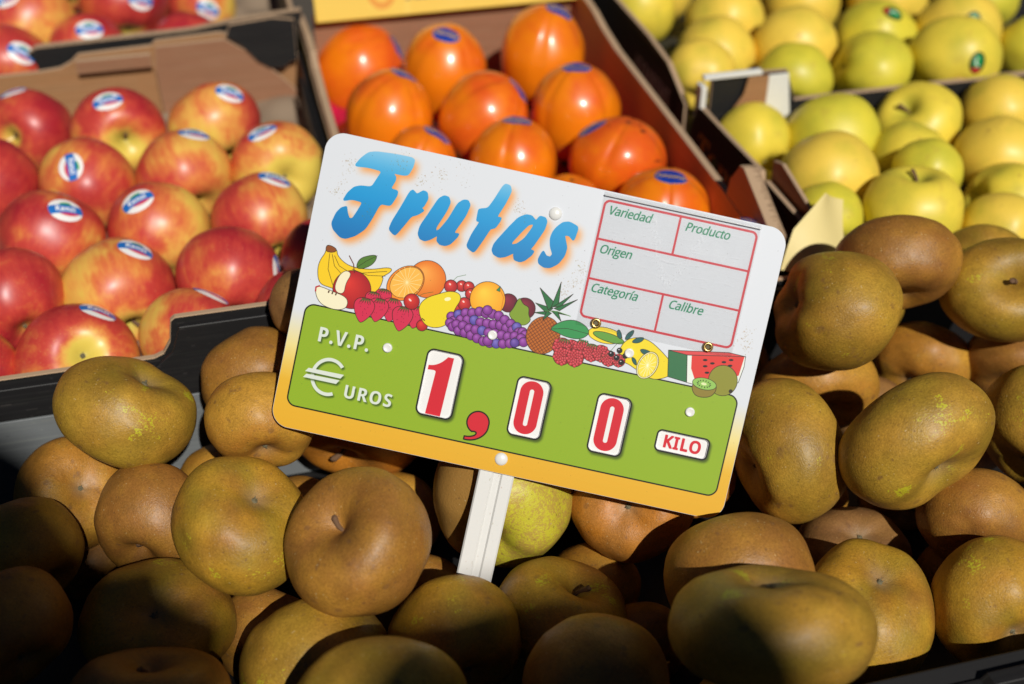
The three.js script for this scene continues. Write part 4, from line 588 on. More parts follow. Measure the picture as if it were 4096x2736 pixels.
// ---------------------------------------------------------------- price sign
const SW = 0.238, SHT = 0.1530, UNIT = SW / 1000, UH = SHT / UNIT;   // the print is laid out in thousandths of the sign's width
const WINDOWS = [[301.5, 407.5, 81, 146, 15], [503.5, 424.5, 75.5, 131, 14], [680.5, 423.5, 76, 131, 14], [823, 473.5, 117, 48, 11]];
function roundPath(x, a, b, w, h, r) { x.beginPath(); x.roundRect(a, b, w, h, r); }
function drawPrint(x, W, H) {
  x.scale(W / 1000, H / UH);
  const poly = (p, fill, lw = 1.1) => { x.beginPath(); for (let i = 0; i < p.length; i += 2) i ? x.lineTo(p[i], p[i + 1]) : x.moveTo(p[i], p[i + 1]); x.closePath(); if (fill) { x.fillStyle = fill; x.fill(); } if (lw) { x.lineWidth = lw; x.strokeStyle = '#1c1408'; x.stroke(); } };
  const curve = (p, fill, lw = 1.1, col = '#1c1408') => { const n = p.length / 2, q = (i) => [p[2 * (i % n)], p[2 * (i % n) + 1]], m = (i) => { const a = q(i), b = q(i + 1); return [(a[0] + b[0]) / 2, (a[1] + b[1]) / 2]; }; x.beginPath(); x.moveTo(...m(0)); for (let i = 1; i <= n; i++) x.quadraticCurveTo(...q(i), ...m(i)); x.closePath(); if (fill) { x.fillStyle = fill; x.fill(); } if (lw) { x.lineWidth = lw; x.strokeStyle = col; x.stroke(); } };
  const ell = (cx, cy, a, b, rot, fill, lw = 1.1, col = '#1c1408') => { x.beginPath(); x.ellipse(cx, cy, a, b, rot, 0, 7); if (fill) { x.fillStyle = fill; x.fill(); } if (lw) { x.lineWidth = lw; x.strokeStyle = col; x.stroke(); } };
  const ball = (cx, cy, r, lo, hi, lw = 1.1) => { const g = x.createRadialGradient(cx - r * 0.3, cy - r * 0.35, r * 0.1, cx, cy, r); g.addColorStop(0, hi); g.addColorStop(1, lo); ell(cx, cy, r, r, 0, g, lw); };
  const line = (p, lw = 0.9, col = '#1c1408') => { x.beginPath(); x.moveTo(p[0], p[1]); for (let i = 2; i < p.length; i += 2) x.lineTo(p[i], p[i + 1]); x.lineWidth = lw; x.strokeStyle = col; x.stroke(); };
  const r = rng(77);
  // ground: white running into yellow
  const bg = x.createLinearGradient(0, 0, 0, UH); bg.addColorStop(0, '#d7dce4'); bg.addColorStop(0.60, '#d7dce4'); bg.addColorStop(0.72, '#e9d98f'); bg.addColorStop(0.84, '#e2b133'); bg.addColorStop(1, '#e0aa2c');
  x.fillStyle = bg; x.fillRect(0, 0, 1000, UH);
  // green panel with its screen of dots
  roundPath(x, 26, 369.5, 951, 224, 20); x.fillStyle = '#88ae28'; x.fill();
  x.save(); x.clip(); x.fillStyle = 'rgba(226,170,20,0.30)'; for (let v = 368; v < 596; v += 3.4) for (let u = 24; u < 980; u += 3.4) x.fillRect(u + ((v / 3.4) % 2 > 1 ? 1.7 : 0), v, 1.6, 1.6); x.restore();
  x.lineWidth = 3; x.strokeStyle = '#15180a'; x.stroke();
  // lettering: Frutas
  const glyphs = [
    [[68.2,62.0, 77.7,43.8, 91.8,28.1, 108.0,22.8, 145.4,19.7, 183.3,18.9, 190.9,22.4, 190.6,37.9, 184.0,56.5, 174.2,59.3, 151.8,59.5, 158.8,65.5, 159.9,73.8, 153.2,92.5, 169.2,94.1, 169.5,104.4, 161.6,125.1, 157.0,128.5, 138.0,128.6, 126.3,165.6, 117.0,188.4, 99.7,206.1, 80.9,216.5, 68.7,216.4, 50.5,203.1, 44.5,190.5, 50.2,166.8, 58.2,154.7, 69.2,148.8, 72.5,160.2, 79.1,172.6, 86.0,172.1, 93.1,155.7, 100.8,133.3, 78.0,132.1, 58.6,139.1, 65.3,120.4, 76.3,105.9, 89.0,100.4, 112.8,97.9, 119.7,80.9, 127.7,60.3, 98.0,58.9]],
    [[194.4,90.3, 200.2,84.9, 210.5,92.6, 222.1,81.8, 231.2,84.0, 235.6,96.8, 230.3,113.4, 226.2,118.8, 232.4,123.4, 220.8,134.5, 208.1,140.8, 198.2,160.2, 183.5,187.0, 177.3,185.6, 166.9,177.5, 170.2,159.5, 181.5,129.3]],
    [[257.2,92.0, 267.4,82.9, 278.1,84.0, 283.8,94.8, 279.2,114.8, 264.4,152.6, 265.9,159.9, 272.1,156.1, 286.0,130.6, 299.1,93.2, 309.2,83.4, 319.3,81.8, 326.3,90.6, 321.2,115.9, 303.4,156.2, 315.4,155.2, 313.5,162.6, 301.6,180.8, 292.3,186.3, 280.1,186.6, 271.9,180.4, 271.2,168.4, 257.9,180.0, 246.9,185.9, 236.0,183.8, 229.5,174.1, 230.5,156.6, 243.4,126.1]],
    [[384.8,38.2, 390.2,31.1, 401.0,32.9, 405.8,43.9, 398.7,71.3, 386.4,103.3, 396.7,102.8, 395.1,111.8, 387.9,127.2, 378.3,131.1, 368.2,157.5, 356.4,184.4, 351.7,187.2, 340.0,181.1, 336.3,174.9, 342.1,149.4, 353.5,120.9, 345.9,120.9, 345.4,107.1, 345.3,95.1, 364.3,89.2, 373.7,68.1]],
    [[415.8,119.3, 431.6,95.1, 446.8,84.9, 459.0,85.0, 469.6,93.7, 475.8,82.0, 488.1,82.7, 493.2,90.2, 491.8,107.9, 476.9,144.1, 470.7,155.8, 479.7,157.3, 476.5,166.7, 463.9,181.6, 454.5,186.5, 441.9,184.7, 438.1,175.1, 438.7,169.8, 422.1,182.1, 409.2,186.7, 396.1,182.6, 390.7,173.4, 392.9,159.0],
      [466.0,101.4, 456.4,105.2, 441.9,127.5, 429.2,149.3, 430.2,154.3, 439.9,150.5, 454.0,135.2, 465.8,108.4]],
    [[515.7,97.4, 526.8,84.6, 539.9,80.7, 558.6,86.3, 561.0,92.6, 558.0,115.8, 554.8,117.2, 546.2,109.7, 535.9,110.3, 539.7,119.8, 546.6,135.7, 545.2,153.4, 535.4,172.9, 520.5,184.9, 507.0,186.8, 494.6,181.2, 491.6,172.1, 496.7,155.3, 499.7,152.9, 506.8,161.8, 515.7,162.6, 519.5,155.5, 510.9,140.1, 507.3,123.5, 509.5,109.2]],
  ];
  const trace = () => { x.beginPath(); for (const g of glyphs) for (const p of g) { const n = p.length / 2, P = (i) => [p[2 * (i % n)], p[2 * (i % n) + 1]], Q = (i, t) => { const a = P(i), b = P(i + 1); return [a[0] + (b[0] - a[0]) * t, a[1] + (b[1] - a[1]) * t]; }; x.moveTo(...Q(0, 0.3)); for (let i = 0; i < n; i++) { x.lineTo(...Q(i, 0.7)); x.quadraticCurveTo(...P(i + 1), ...Q(i + 1, 0.3)); } x.closePath(); } };
  x.lineJoin = 'round';
  x.save(); x.shadowColor = 'rgba(240,145,58,0.9)'; x.shadowBlur = 30; x.shadowOffsetX = W * 1.2 + 19; x.shadowOffsetY = 17; x.translate(-1200, 0); trace(); x.fillStyle = '#000'; x.fill('evenodd'); x.restore();
  const blue = x.createLinearGradient(0, 15, 0, 205); blue.addColorStop(0, '#86c4e6'); blue.addColorStop(0.30, '#2c9fd8'); blue.addColorStop(0.55, '#0a93d2'); blue.addColorStop(1, '#0b72b6');
  trace(); x.fillStyle = blue; x.fill('evenodd'); x.lineWidth = 2; x.strokeStyle = blue; x.stroke();
  // fruit, from the back to the front
  const yel = '#f0c81e';
  curve([43.8,239.9, 66.8,241.8, 70.6,255.9, 91.5,269.7, 113.1,273.3, 147.3,270.3, 179.7,258.0, 191.4,258.9, 188.6,267.2, 170.7,282.6, 177.1,279.5, 173.8,306.4, 157.9,322.8, 117.6,331.0, 67.8,326.2, 43.4,322.8, 34.2,293.5, 36.3,272.1, 45.0,254.6], yel);
  for (const p of [[53.6,254.4, 56.9,288.5, 73.5,319.7], [64.6,257.2, 78.9,276.7, 108.9,287.5, 181.4,266.3], [107.0,277.5, 143.0,283.5, 180.1,277.1], [59.0,255.0, 68.9,278.9, 97.6,300.4]]) line(p);
  curve([42.9,238.7, 54.5,237.5, 67.4,243.0, 64.0,250.7, 44.4,253.6], '#8a4a1e');
  ball(269.0,264.5, 40, '#e0701a', '#f6a548');
  ell(224.9,282.9, 33, 44, 0.72, '#ef8a22'); ell(226.9,280.8, 29, 39, 0.72, '#f7b64a', 0.9);
  for (let i = 0; i < 16; i++) { const a = (i * Math.PI) / 8, c = [227.9,280.5]; line([c[0], c[1], c[0] + 31 * Math.cos(a), c[1] + 34 * Math.sin(a)], 0.8, '#fbe3a6'); }
  line([317.1,264.4, 330.7,245.7, 348.3,237.7], 0.8, '#2c5a1a'); line([252.8,308.3, 267.8,296.2, 287.2,288.5], 0.8, '#2c5a1a'); line([364.0,262.9, 375.0,256.9, 385.2,255.4], 0.8, '#2c5a1a');
  for (const [a, b, q] of [[344.1,263.0, 12], [359.3,262.1, 12], [321.5,268.7, 14], [366.6,275.6, 12], [343.9,309.2, 12], [357.6,299.2, 14]]) { ball(a, b, q, '#9c1420', '#e2463c'); ell(a - q * 0.2, b - q * 0.3, q * 0.2, q * 0.13, 0.5, '#f6d6d0', 0); }
  ball(115.6,320.9, 41, '#a3161f', '#d8342c'); curve([82.6,295.0, 95.6,281.7, 108.9,287.5, 99.6,310.5, 101.2,332.8, 85.2,334.6, 77.5,322.3], '#f0e6c4', 0.9);
  line([113.6,284.7, 108.3,266.7, 95.3,250.5], 2, '#5a2416'); curve([114.0,274.2, 117.5,251.5, 141.1,239.3, 155.3,237.3, 150.0,257.6, 130.3,272.3], '#4f7a2c'); line([114.0,274.2, 133.7,254.2, 154.7,237.7], 0.7);
  curve([37.4,334.6, 43.5,327.0, 76.1,333.1, 105.0,337.9, 113.6,349.3, 110.2,364.1, 90.7,371.2, 62.0,367.7, 45.7,355.5], '#efe8c6'); line([40.0,341.0, 39.2,331.4, 47.0,326.9], 3, '#b3202a');
  for (const [a, b] of [[67.9,335.6], [76.1,336.6], [84.0,337.6]]) ell(a, b, 1.6, 3, 0.2, '#4a2a14', 0);
  for (const [a, b, q] of [[184.2,323.3, 19], [163.4,333.1, 18], [207.3,342.8, 23], [178.9,349.0, 23], [148.7,355.6, 24], [260.6,346.8, 22], [232.8,356.4, 24]]) {
    curve([a - q, b - q * 0.5, a - q * 0.5, b - q, a + q * 0.5, b - q, a + q, b - q * 0.5, a + q * 0.8, b + q * 0.4, a + q * 0.1, b + q * 1.25, a - q * 0.2, b + q * 1.25, a - q * 0.8, b + q * 0.4], '#cf2a4e');
    for (let i = 0; i < 14; i++) ell(a + (r() - 0.5) * q * 1.2, b + (r() - 0.5) * q * 1.3, 0.7, 1, 0, '#7c1230', 0);
    for (let i = -2; i <= 2; i++) poly([a + i * 3.4, b - q * 0.95, a + i * 6, b - q * 0.5, a + i * 3.4 + 3, b - q * 0.9], '#3d7a2a', 0.5);
  }
  ball(246.1,318.5, 17, '#a5141c', '#e2402f'); ell(242.1,315.9, 4, 2, 0.6, '#f4d2cc', 0);
  ball(278.2,364.0, 12, '#a5141c', '#e2402f');
  curve([262.2,323.7, 274.5,303.5, 301.2,288.9, 321.8,278.4, 342.8,278.7, 349.2,292.3, 339.6,313.7, 337.1,340.6, 319.6,360.9, 288.9,365.2, 269.4,346.7], '#e9d21e'); ell(320.4,296.9, 7, 4, -0.4, '#f7f0b8', 0); line([275.1,348.9, 282.1,352.6], 2, '#4a3410');
  ball(449.3,277.3, 20, '#5c1028', '#8d2440'); ball(485.9,281.6, 23, '#5c1028', '#8d2440');
  ball(404.2,279.2, 38, '#eda01e', '#f8c93c'); line([422.1,248.3, 436.8,267.8, 437.4,295.7], 1, '#c46a12'); poly([418.5,256.1, 425.1,245.9, 426.3,257.9], '#1f8a5a', 0.6);
  curve([469.6,257.8, 480.8,273.9, 495.2,276.0, 496.5,293.3, 505.7,303.5, 493.2,319.2, 471.2,314.6, 453.6,300.9, 462.5,286.7], '#7d9a2c');
  // grapes
  for (let i = 0; i < 48; i++) { const row = i % 4, k = Math.floor(i / 4) / 11, top = 330 - 24 * Math.sin(Math.PI * k), low = 350 + 16 * Math.sin(Math.PI * k), u = 336 + k * 156 + (row % 2) * 7, v = top + ((low - top) * row) / 3 + 4 * r(); ball(u, v, 10.5, i % 9 === 4 ? '#4a3a98' : '#6c1f7c', i % 9 === 4 ? '#7d72c4' : '#a45cb4', 0.9); }
  ball(423.1,366.3, 11, '#6c1f7c', '#a45cb4', 0.9); ball(480.5,358.3, 10, '#4a2c88', '#7d62b4', 0.9); ball(408.9,302.0, 10.5, '#6c1f7c', '#a45cb4', 0.9);
  // pineapple
  ell(536.8,329.4, 36, 41, 0.15, '#b8641c'); x.save(); ell(536.8,329.4, 36, 41, 0.15, null, 0); x.clip();
  for (let i = -9; i < 10; i++) { const c = [536.8,329.4]; line([c[0] + i * 9 - 45, c[1] - 45, c[0] + i * 9 + 45, c[1] + 45], 1.3, '#6e3410'); line([c[0] + i * 9 + 45, c[1] - 45, c[0] + i * 9 - 45, c[1] + 45], 1.3, '#6e3410'); } x.restore();
  for (const p of [[534.3,281.4, 506.2,264.8, 545.5,268.5], [531.6,285.5, 507.1,285.7, 539.9,275.0], [536.2,274.0, 508.7,231.1, 548.4,257.3], [540.5,269.6, 550.4,209.7, 555.1,255.9], [544.8,265.1, 580.8,229.2, 559.8,261.8], [547.2,268.1, 592.4,238.9, 560.0,270.5], [546.6,273.5, 582.2,276.2, 554.4,277.0], [543.2,274.2, 568.0,291.6, 557.0,272.9], [533.2,276.4, 529.1,298.4, 544.3,279.2]]) poly(p, '#1f6a3a', 1.2);
  line([529.8,277.2, 557.0,272.9, 585.9,277.1], 1.4, '#4f8a3a');
  // lemon behind, cucumber, raspberries, leaf
  ell(667.1,301.4, 37, 17, 0.0, '#f0d628'); ell(675.6,304.3, 35, 9, 0.1, '#5f9a3a');
  curve([719.3,293.9, 756.0,288.4, 788.2,305.1, 824.4,332.0, 829.9,346.7, 815.4,362.6, 787.8,374.0, 756.8,362.7, 725.2,349.0, 706.4,350.0, 702.8,319.1], '#ecd41e');
  curve([545.7,313.9, 568.4,290.6, 598.0,281.3, 626.0,291.5, 634.2,305.5, 616.3,322.1, 584.8,322.7, 563.0,316.4], '#2f8f4e'); line([545.7,313.9, 583.9,303.9, 633.2,305.7], 0.8);
  for (const [a, b, q] of [[602.1,344.2, 19], [623.9,342.6, 20], [646.3,344.0, 19], [666.3,341.2, 18], [581.9,345.5, 20], [586.1,365.1, 19], [614.1,362.8, 19], [685.2,348.1, 17], [707.3,348.0, 14]]) {
    ell(a, b, q, q, 0, '#b3202c', 1); for (let i = 0; i < 34; i++) { const t = i * 2.4, d = Math.sqrt(i / 34) * q * 0.92; ball(a + d * Math.cos(t), b + d * Math.sin(t), q * 0.2, '#b3202c', '#e2606a', 0.45); }
  }
  for (const [a, b] of [[583.8,332.4], [623.3,325.3], [643.4,330.4]]) for (let i = -2; i <= 2; i++) poly([a + i * 4, b - 5, a + i * 6, b + 6, a + i * 4 + 3, b - 4], '#3d8a3a', 0.5);
  line([665.1,357.3, 682.9,337.5, 696.3,312.4, 710.7,306.1], 0.9, '#2c4a1a');
  for (const p of [[701.1,304.3, 689.2,293.6, 691.9,279.7, 703.5,293.6], [709.6,304.3, 711.5,287.1, 726.9,273.6, 723.9,292.9], [723.4,305.1, 734.4,290.6, 753.2,287.1, 743.3,302.3], [744.5,314.7, 758.1,311.7, 773.9,316.1, 758.1,325.9], [731.8,333.3, 743.2,337.1, 748.6,351.8, 737.3,346.4]]) curve(p, '#1d5a5a', 0.9);
  ell(770.2,344.9, 21, 31, 0.3, '#f6efb4'); ell(770.2,344.9, 18, 28, 0.3, '#f2dd4a', 0.6); for (let i = 0; i < 14; i++) { const a = (i * Math.PI) / 7, c = [770.2,344.9]; line([c[0], c[1], c[0] + 18 * Math.cos(a), c[1] + 26 * Math.sin(a)], 0.8, '#fbf6d8'); }
  for (const [a, b] of [[688.5,337.4], [704.4,326.6], [701.7,343.1], [713.5,350.6], [719.0,335.2]]) { ell(a, b, 6, 6, 0, '#101014', 0.6); ell(a - 1.6, b - 1.8, 1.6, 1.2, 0, '#d8d8dc', 0); }
  // watermelon and kiwi
  poly([806.8,303.2, 848.3,304.8, 860.2,362.9, 817.9,359.5], '#2f6f45'); poly([806.8,303.2, 848.3,304.8, 971.8,281.8, 934.8,280.8], '#d8474a');
  poly([848.4,305.1, 971.8,281.8, 973.4,304.0, 969.0,340.0, 930.2,358.0, 887.2,364.3, 860.6,363.1], '#e6ece4'); poly([858.3,303.9, 969.4,282.7, 966.4,324.6, 928.8,352.0, 879.8,359.6, 863.2,331.4], '#d9352f', 0);
  for (const [a, b] of [[888.5,307.4], [905.2,311.1], [891.5,320.4], [928.8,303.3], [942.9,295.5], [943.5,308.0], [898.5,333.2]]) ell(a, b, 5, 2.4, -0.2, '#141010', 0);
  ell(935.6,342.5, 31, 33, -0.3, '#8a8a2c'); ell(957.4,361.6, 4, 4, 0, '#2a2010', 0.6);
  curve([872.2,361.2, 876.3,379.4, 889.7,389.3, 917.1,384.2, 926.9,368.3, 923.4,353.2, 896.5,349.5], '#8a7a2e'); ell(898.5,358.0, 26, 12.5, 0.0, '#8fc05a', 1); ell(897.5,358.2, 6, 3, 0, '#dfe8b0', 0);
  for (let i = 0; i < 14; i++) { const a = (i * Math.PI) / 7, c = [897.5,358.2]; ell(c[0] + 14 * Math.cos(a), c[1] + 7 * Math.sin(a), 1.8, 0.9, a, '#16200c', 0); }
  // grid for the product particulars
  x.strokeStyle = '#cf3340'; x.lineWidth = 5; roundPath(x, 605, 19, 331, 252, 12); x.stroke();
  for (const p of [[605, 102.5, 936, 102.5], [605, 188.5, 936, 188.5], [769, 19, 769, 102.5], [769, 188.5, 769, 271]]) line(p, 4.6, '#cf3340');
  x.fillStyle = '#10845a';
  for (const [s, u, v, w] of [['Variedad', 615, 46.5, 94], ['Producto', 782, 46, 98], ['Origen', 614, 130.5, 71], ['Categoría', 614, 215, 103], ['Calibre', 784, 215, 76]]) { x.save(); x.translate(u, v); x.transform(1, 0, -0.21, 1, 0, 0); x.font = '25.5px sans-serif'; const m = x.measureText(s).width; x.letterSpacing = (w - m) / (s.length - 0.5) + 'px'; x.fillText(s, 0, 0); x.lineWidth = 0.7; x.strokeStyle = '#10845a'; x.strokeText(s, 0, 0); x.restore(); }
  // price captions, each with its printed grey drop
  const caption = (f, u, v) => { x.save(); x.shadowColor = 'rgba(45,70,20,0.8)'; x.shadowBlur = 6; x.shadowOffsetX = 7; x.shadowOffsetY = 7; x.fillStyle = '#d6dfd6'; x.strokeStyle = '#d6dfd6'; f(u, v); x.restore(); };
  x.textAlign = 'left';
  caption(() => { x.font = 'bold 45px sans-serif'; x.letterSpacing = '1px'; x.fillText('P.V.P.', 62, 444.5, 117); }); x.letterSpacing = '0px';
  caption(() => { x.lineWidth = 7.5; x.beginPath(); x.ellipse(104, 516, 35, 38, 0, -0.75, 1.1, true); x.stroke(); });
  caption(() => { for (const [a, b, c, d] of [[52, 514, 134, 504.5], [50, 527.5, 127, 519.5]]) { x.beginPath(); x.moveTo(a, b); x.lineTo(a + 6, b - 8.5); x.lineTo(c + 2, b - 9.5); x.lineTo(c - 4, b); x.closePath(); x.fill(); } });
  caption(() => { x.font = 'bold 39px sans-serif'; x.letterSpacing = '2px'; x.fillText('UROS', 141, 553, 130); }); x.letterSpacing = '0px';
  // comma
  const comma = new Path2D(); comma.arc(440, 544, 24, Math.PI * 0.62, Math.PI * 2.05); comma.bezierCurveTo(466, 566, 446, 588, 417, 586); comma.lineTo(417, 579); comma.bezierCurveTo(432, 579, 441, 573, 441, 568); comma.bezierCurveTo(440, 563, 432, 566, 430, 565.5); comma.closePath();
  x.fillStyle = '#cf2433'; x.fill(comma); x.lineWidth = 3; x.strokeStyle = '#15100a'; x.stroke(comma);
  // black rims of the price windows with their printed grey drops
  for (const [a, b, w, h, q] of WINDOWS) { x.save(); x.shadowColor = 'rgba(40,55,12,0.7)'; x.shadowBlur = 10; x.shadowOffsetX = 8; x.shadowOffsetY = 9; roundPath(x, a - 0.5, b - 0.5, w + 1, h + 1, q + 1); x.fillStyle = '#12120e'; x.fill(); x.restore(); }
  // grime and scratches
  for (let i = 0; i < 240; i++) { x.fillStyle = `rgba(${120 + 40 * r()},${95 + 20 * r()},60,${0.10 + 0.3 * r()})`; const c = [[60, 60], [40, 110], [160, 30], [250, 50], [430, 80], [585, 180], [560, 220], [960, 240], [600, 190], [300, 30]][i % 10]; x.beginPath(); x.ellipse(c[0] + (r() - 0.5) * 40, c[1] + (r() - 0.5) * 50, 0.5 + 1.6 * r() * r(), 0.4 + 0.8 * r(), r() * 6, 0, 7); x.fill(); }
  for (const [u, v] of [[58, 62], [40, 118], [165, 38], [215, 62], [255, 40], [430, 70], [588, 172], [575, 205], [560, 228], [962, 236], [968, 262], [120, 150]]) for (let i = 0; i < 26; i++) { x.fillStyle = `rgba(${130 + 30 * r()},${105 + 20 * r()},70,${0.15 + 0.3 * r()})`; x.beginPath(); x.ellipse(u + 16 * (r() + r() - 1), v + 20 * (r() + r() - 1), 0.4 + 2.2 * r() ** 3, 0.4 + 1.2 * r(), r() * 6, 0, 7); x.fill(); }
  for (let i = 0; i < 260; i++) { x.fillStyle = `rgba(40,36,30,${0.12 + 0.3 * r()})`; x.fillRect(r() * 1000, r() * UH, 0.7 + r(), 0.7 + r()); }
}
function digitPlate(x, w, h, s) {
  x.fillStyle = '#e9e9e8'; x.fillRect(0, 0, w, h); x.fillStyle = '#cf2433'; x.save();
  if (s === '1') { x.scale(w / 81, h / 146); x.translate(0, 2); x.beginPath(); x.moveTo(46, 10); x.lineTo(59, 10); x.lineTo(52 + 3, 140); x.lineTo(22, 140); x.lineTo(22 + 4, 48); x.quadraticCurveTo(26, 44, 20, 44); x.lineTo(8, 45); x.lineTo(8, 35); x.quadraticCurveTo(30, 34, 46, 10); x.fill(); }
  else if (s === '0') { x.scale(w / 76, h / 131); x.beginPath(); x.roundRect(11, 7, 51, 117, 25); x.roundRect(32, 25, 9.5, 81, 4.7); x.fill('evenodd'); }
  else { x.font = 'bold ' + h * 0.70 + 'px sans-serif'; x.textAlign = 'center'; x.scale(1, 1); x.font = h * 0.74 + 'px sans-serif'; x.letterSpacing = '10px'; x.lineWidth = h * 0.065; x.strokeStyle = '#cf2433'; x.lineJoin = 'round'; x.strokeText('KILO', w * 0.515, h * 0.77, w * 0.80); x.fillText('KILO', w * 0.515, h * 0.77, w * 0.80); }
  x.restore();
}
{
  const sign = group('price_sign'); sign.position.set(0.0077, 0.1790, -0.5090);
  sign.quaternion.setFromRotationMatrix(new THREE.Matrix4().makeBasis(new V3(0.9772,-0.1773,0.1169).normalize(), new V3(0.2121,0.8393,-0.5006).normalize(), new V3(-0.0093,0.514,0.8578).normalize()));
  const PX = (u) => (u - 500) * UNIT, PY = (v) => (UH / 2 - v) * UNIT;
  const rr = (path, x0, y0, x1, y1, r) => { path.moveTo(x0 + r, y0); path.lineTo(x1 - r, y0); path.absarc(x1 - r, y0 + r, r, -Math.PI / 2, 0, false); path.lineTo(x1, y1 - r); path.absarc(x1 - r, y1 - r, r, 0, Math.PI / 2, false); path.lineTo(x0 + r, y1); path.absarc(x0 + r, y1 - r, r, Math.PI / 2, Math.PI, false); path.lineTo(x0, y0 + r); path.absarc(x0 + r, y0 + r, r, Math.PI, 1.5 * Math.PI, false); return path; };
  const out = rr(new THREE.Shape(), -SW / 2, -SHT / 2, SW / 2, SHT / 2, 0.0092);
  for (const [a, b, w, h, q] of WINDOWS) out.holes.push(rr(new THREE.Path(), PX(a + 3), PY(b + h - 3), PX(a + w - 3), PY(b + 3), (q - 2) * UNIT));
  const pg = new THREE.ExtrudeGeometry(out, { depth: 0.0006, bevelEnabled: true, bevelSize: 0.0002, bevelThickness: 0.0002, bevelSegments: 2, curveSegments: 10 }), uv = pg.attributes.uv, pp = pg.attributes.position;
  for (let i = 0; i < uv.count; i++) uv.setXY(i, pp.getX(i) / SW + 0.5, pp.getY(i) / SHT + 0.5);
  pg.translate(0, 0, -0.0008);
  const face = new THREE.MeshPhysicalMaterial({ map: canvasTexture(2048, Math.round(2048 * SHT / SW), drawPrint), roughness: 0.42, specularIntensity: 0.6 }), white = new THREE.MeshPhysicalMaterial({ color: lin(0.72, 0.73, 0.74), roughness: 0.4 });
  mesh('panel', pg, [face, white], sign);
  const back = mesh('backing', new RoundedBoxGeometry(SW * 0.9, SHT * 0.5, 0.0008, 1, 0.0003), white, sign); back.position.set(0, -SHT * 0.2, -0.0046);
  ['1', '0', '0', 'KILO'].forEach((s, i) => {
    const [a, b, w, h] = WINDOWS[i], m = new THREE.MeshPhysicalMaterial({ map: canvasTexture(Math.round(w * 4), Math.round(h * 4), (x, W, H) => digitPlate(x, W, H, s)), roughness: 0.4, specularIntensity: 0.6 });
    const p = mesh(i < 3 ? 'digit_plate' : 'unit_plate', new THREE.BoxGeometry(w * UNIT, h * UNIT, 0.0006), m, sign); p.position.set(PX(a + w / 2), PY(b + h / 2), -0.0013);
  });
  const dome = (r, h) => new THREE.LatheGeometry([[0, h], [r * 0.45, h * 0.95], [r * 0.8, h * 0.66], [r * 0.96, h * 0.3], [r, 0]].map(([a, b]) => new THREE.Vector2(a, b)), 24).rotateX(Math.PI / 2);
  const peg = (r, h) => new THREE.LatheGeometry([[0, h * 0.8], [r * 0.5, h * 0.8], [r * 0.62, h], [r * 0.86, h * 0.95], [r * 0.98, h * 0.6], [r, 0]].map(([a, b]) => new THREE.Vector2(a, b)), 24).rotateX(Math.PI / 2);
  const rivet = new THREE.MeshPhysicalMaterial({ color: lin(0.80, 0.80, 0.78), roughness: 0.3, clearcoat: 0.4 }), brass = new THREE.MeshStandardMaterial({ color: lin(0.55, 0.38, 0.14), roughness: 0.3, metalness: 1 });
  for (const [u, v] of [[507.1,70.2], [505.9,611.7]]) { const m = mesh('rivet', dome(0.0034, 0.0016), rivet, sign); m.position.set(PX(u), PY(v), 0); }
  for (const [u, v] of [[215.9,426.8], [430.4,351.8], [725.8,327.3], [881.5,423.8]]) { const m = mesh('rivet', peg(0.0025, 0.0014), rivet, sign); m.position.set(PX(u), PY(v), 0); }
  for (const [u, v] of [[641.8,279.4], [887.1,278.4]]) { const m = mesh('eyelet', new THREE.TorusGeometry(0.0019, 0.0008, 10, 24), brass, sign); m.position.set(PX(u), PY(v), 0.0014); const d = mesh('eyelet_hole', new THREE.CircleGeometry(0.0013, 16), M.calyx, m); d.position.z = -0.0003; }
  const fw = (941 - 600) * UNIT, fh = (290 - 1) * UNIT;
  const worn = canvasTexture(1024, 868, (x, w, h) => { // scratches and glue left on the clear pocket: rough marks in smooth film
    const r = rng(61); x.fillStyle = 'rgb(0,34,0)'; x.fillRect(0, 0, w, h);
    for (let i = 0; i < 260; i++) { const u = r() * w, v = r() * h, l = 10 + 110 * r() * r(); x.strokeStyle = `rgba(0,${110 + 110 * r()},0,${0.25 + 0.6 * r()})`; x.lineWidth = 0.8 + 1.2 * r(); x.beginPath(); x.moveTo(u, v); x.lineTo(u + l, v + l * (0.05 + 0.12 * (r() - 0.5))); x.stroke(); }
    for (let i = 0; i < 170; i++) { const t = r(); x.fillStyle = `rgba(0,${120 + 90 * r()},0,${0.2 + 0.4 * r()})`; x.beginPath(); x.ellipse(w * (0.30 + 0.20 * t) + 60 * (r() - 0.5), h * (0.08 + 0.52 * t) + 60 * (r() - 0.5), 2 + 14 * r() * r(), 1 + 5 * r(), r() * 3, 0, 7); x.fill(); }
    for (let i = 0; i < 60; i++) { x.fillStyle = `rgba(0,${90 + 60 * r()},0,${0.15 * r()})`; x.beginPath(); x.ellipse(r() * w, r() * h, 20 + 60 * r(), 10 + 30 * r(), r() * 3, 0, 7); x.fill(); }
  });
  worn.colorSpace = THREE.NoColorSpace;
  const film = mesh('clear_pocket', new RoundedBoxGeometry(fw, fh, 0.0003, 1, 0.0001), new THREE.MeshPhysicalMaterial({ color: lin(0.97, 0.97, 0.97), transmission: 1, thickness: 0, roughness: 1, roughnessMap: worn, ior: 1.45, specularIntensity: 0.7 }), sign); film.position.set(PX(770.5), PY(146), 0.0010);
  const lip = mesh('pocket_fold', new RoundedBoxGeometry(fw, 0.0008, 0.0008, 1, 0.0003), new THREE.MeshPhysicalMaterial({ color: lin(0.6, 0.62, 0.64), roughness: 0.2 }), sign); lip.position.set(PX(770.5), PY(9), 0.0016);
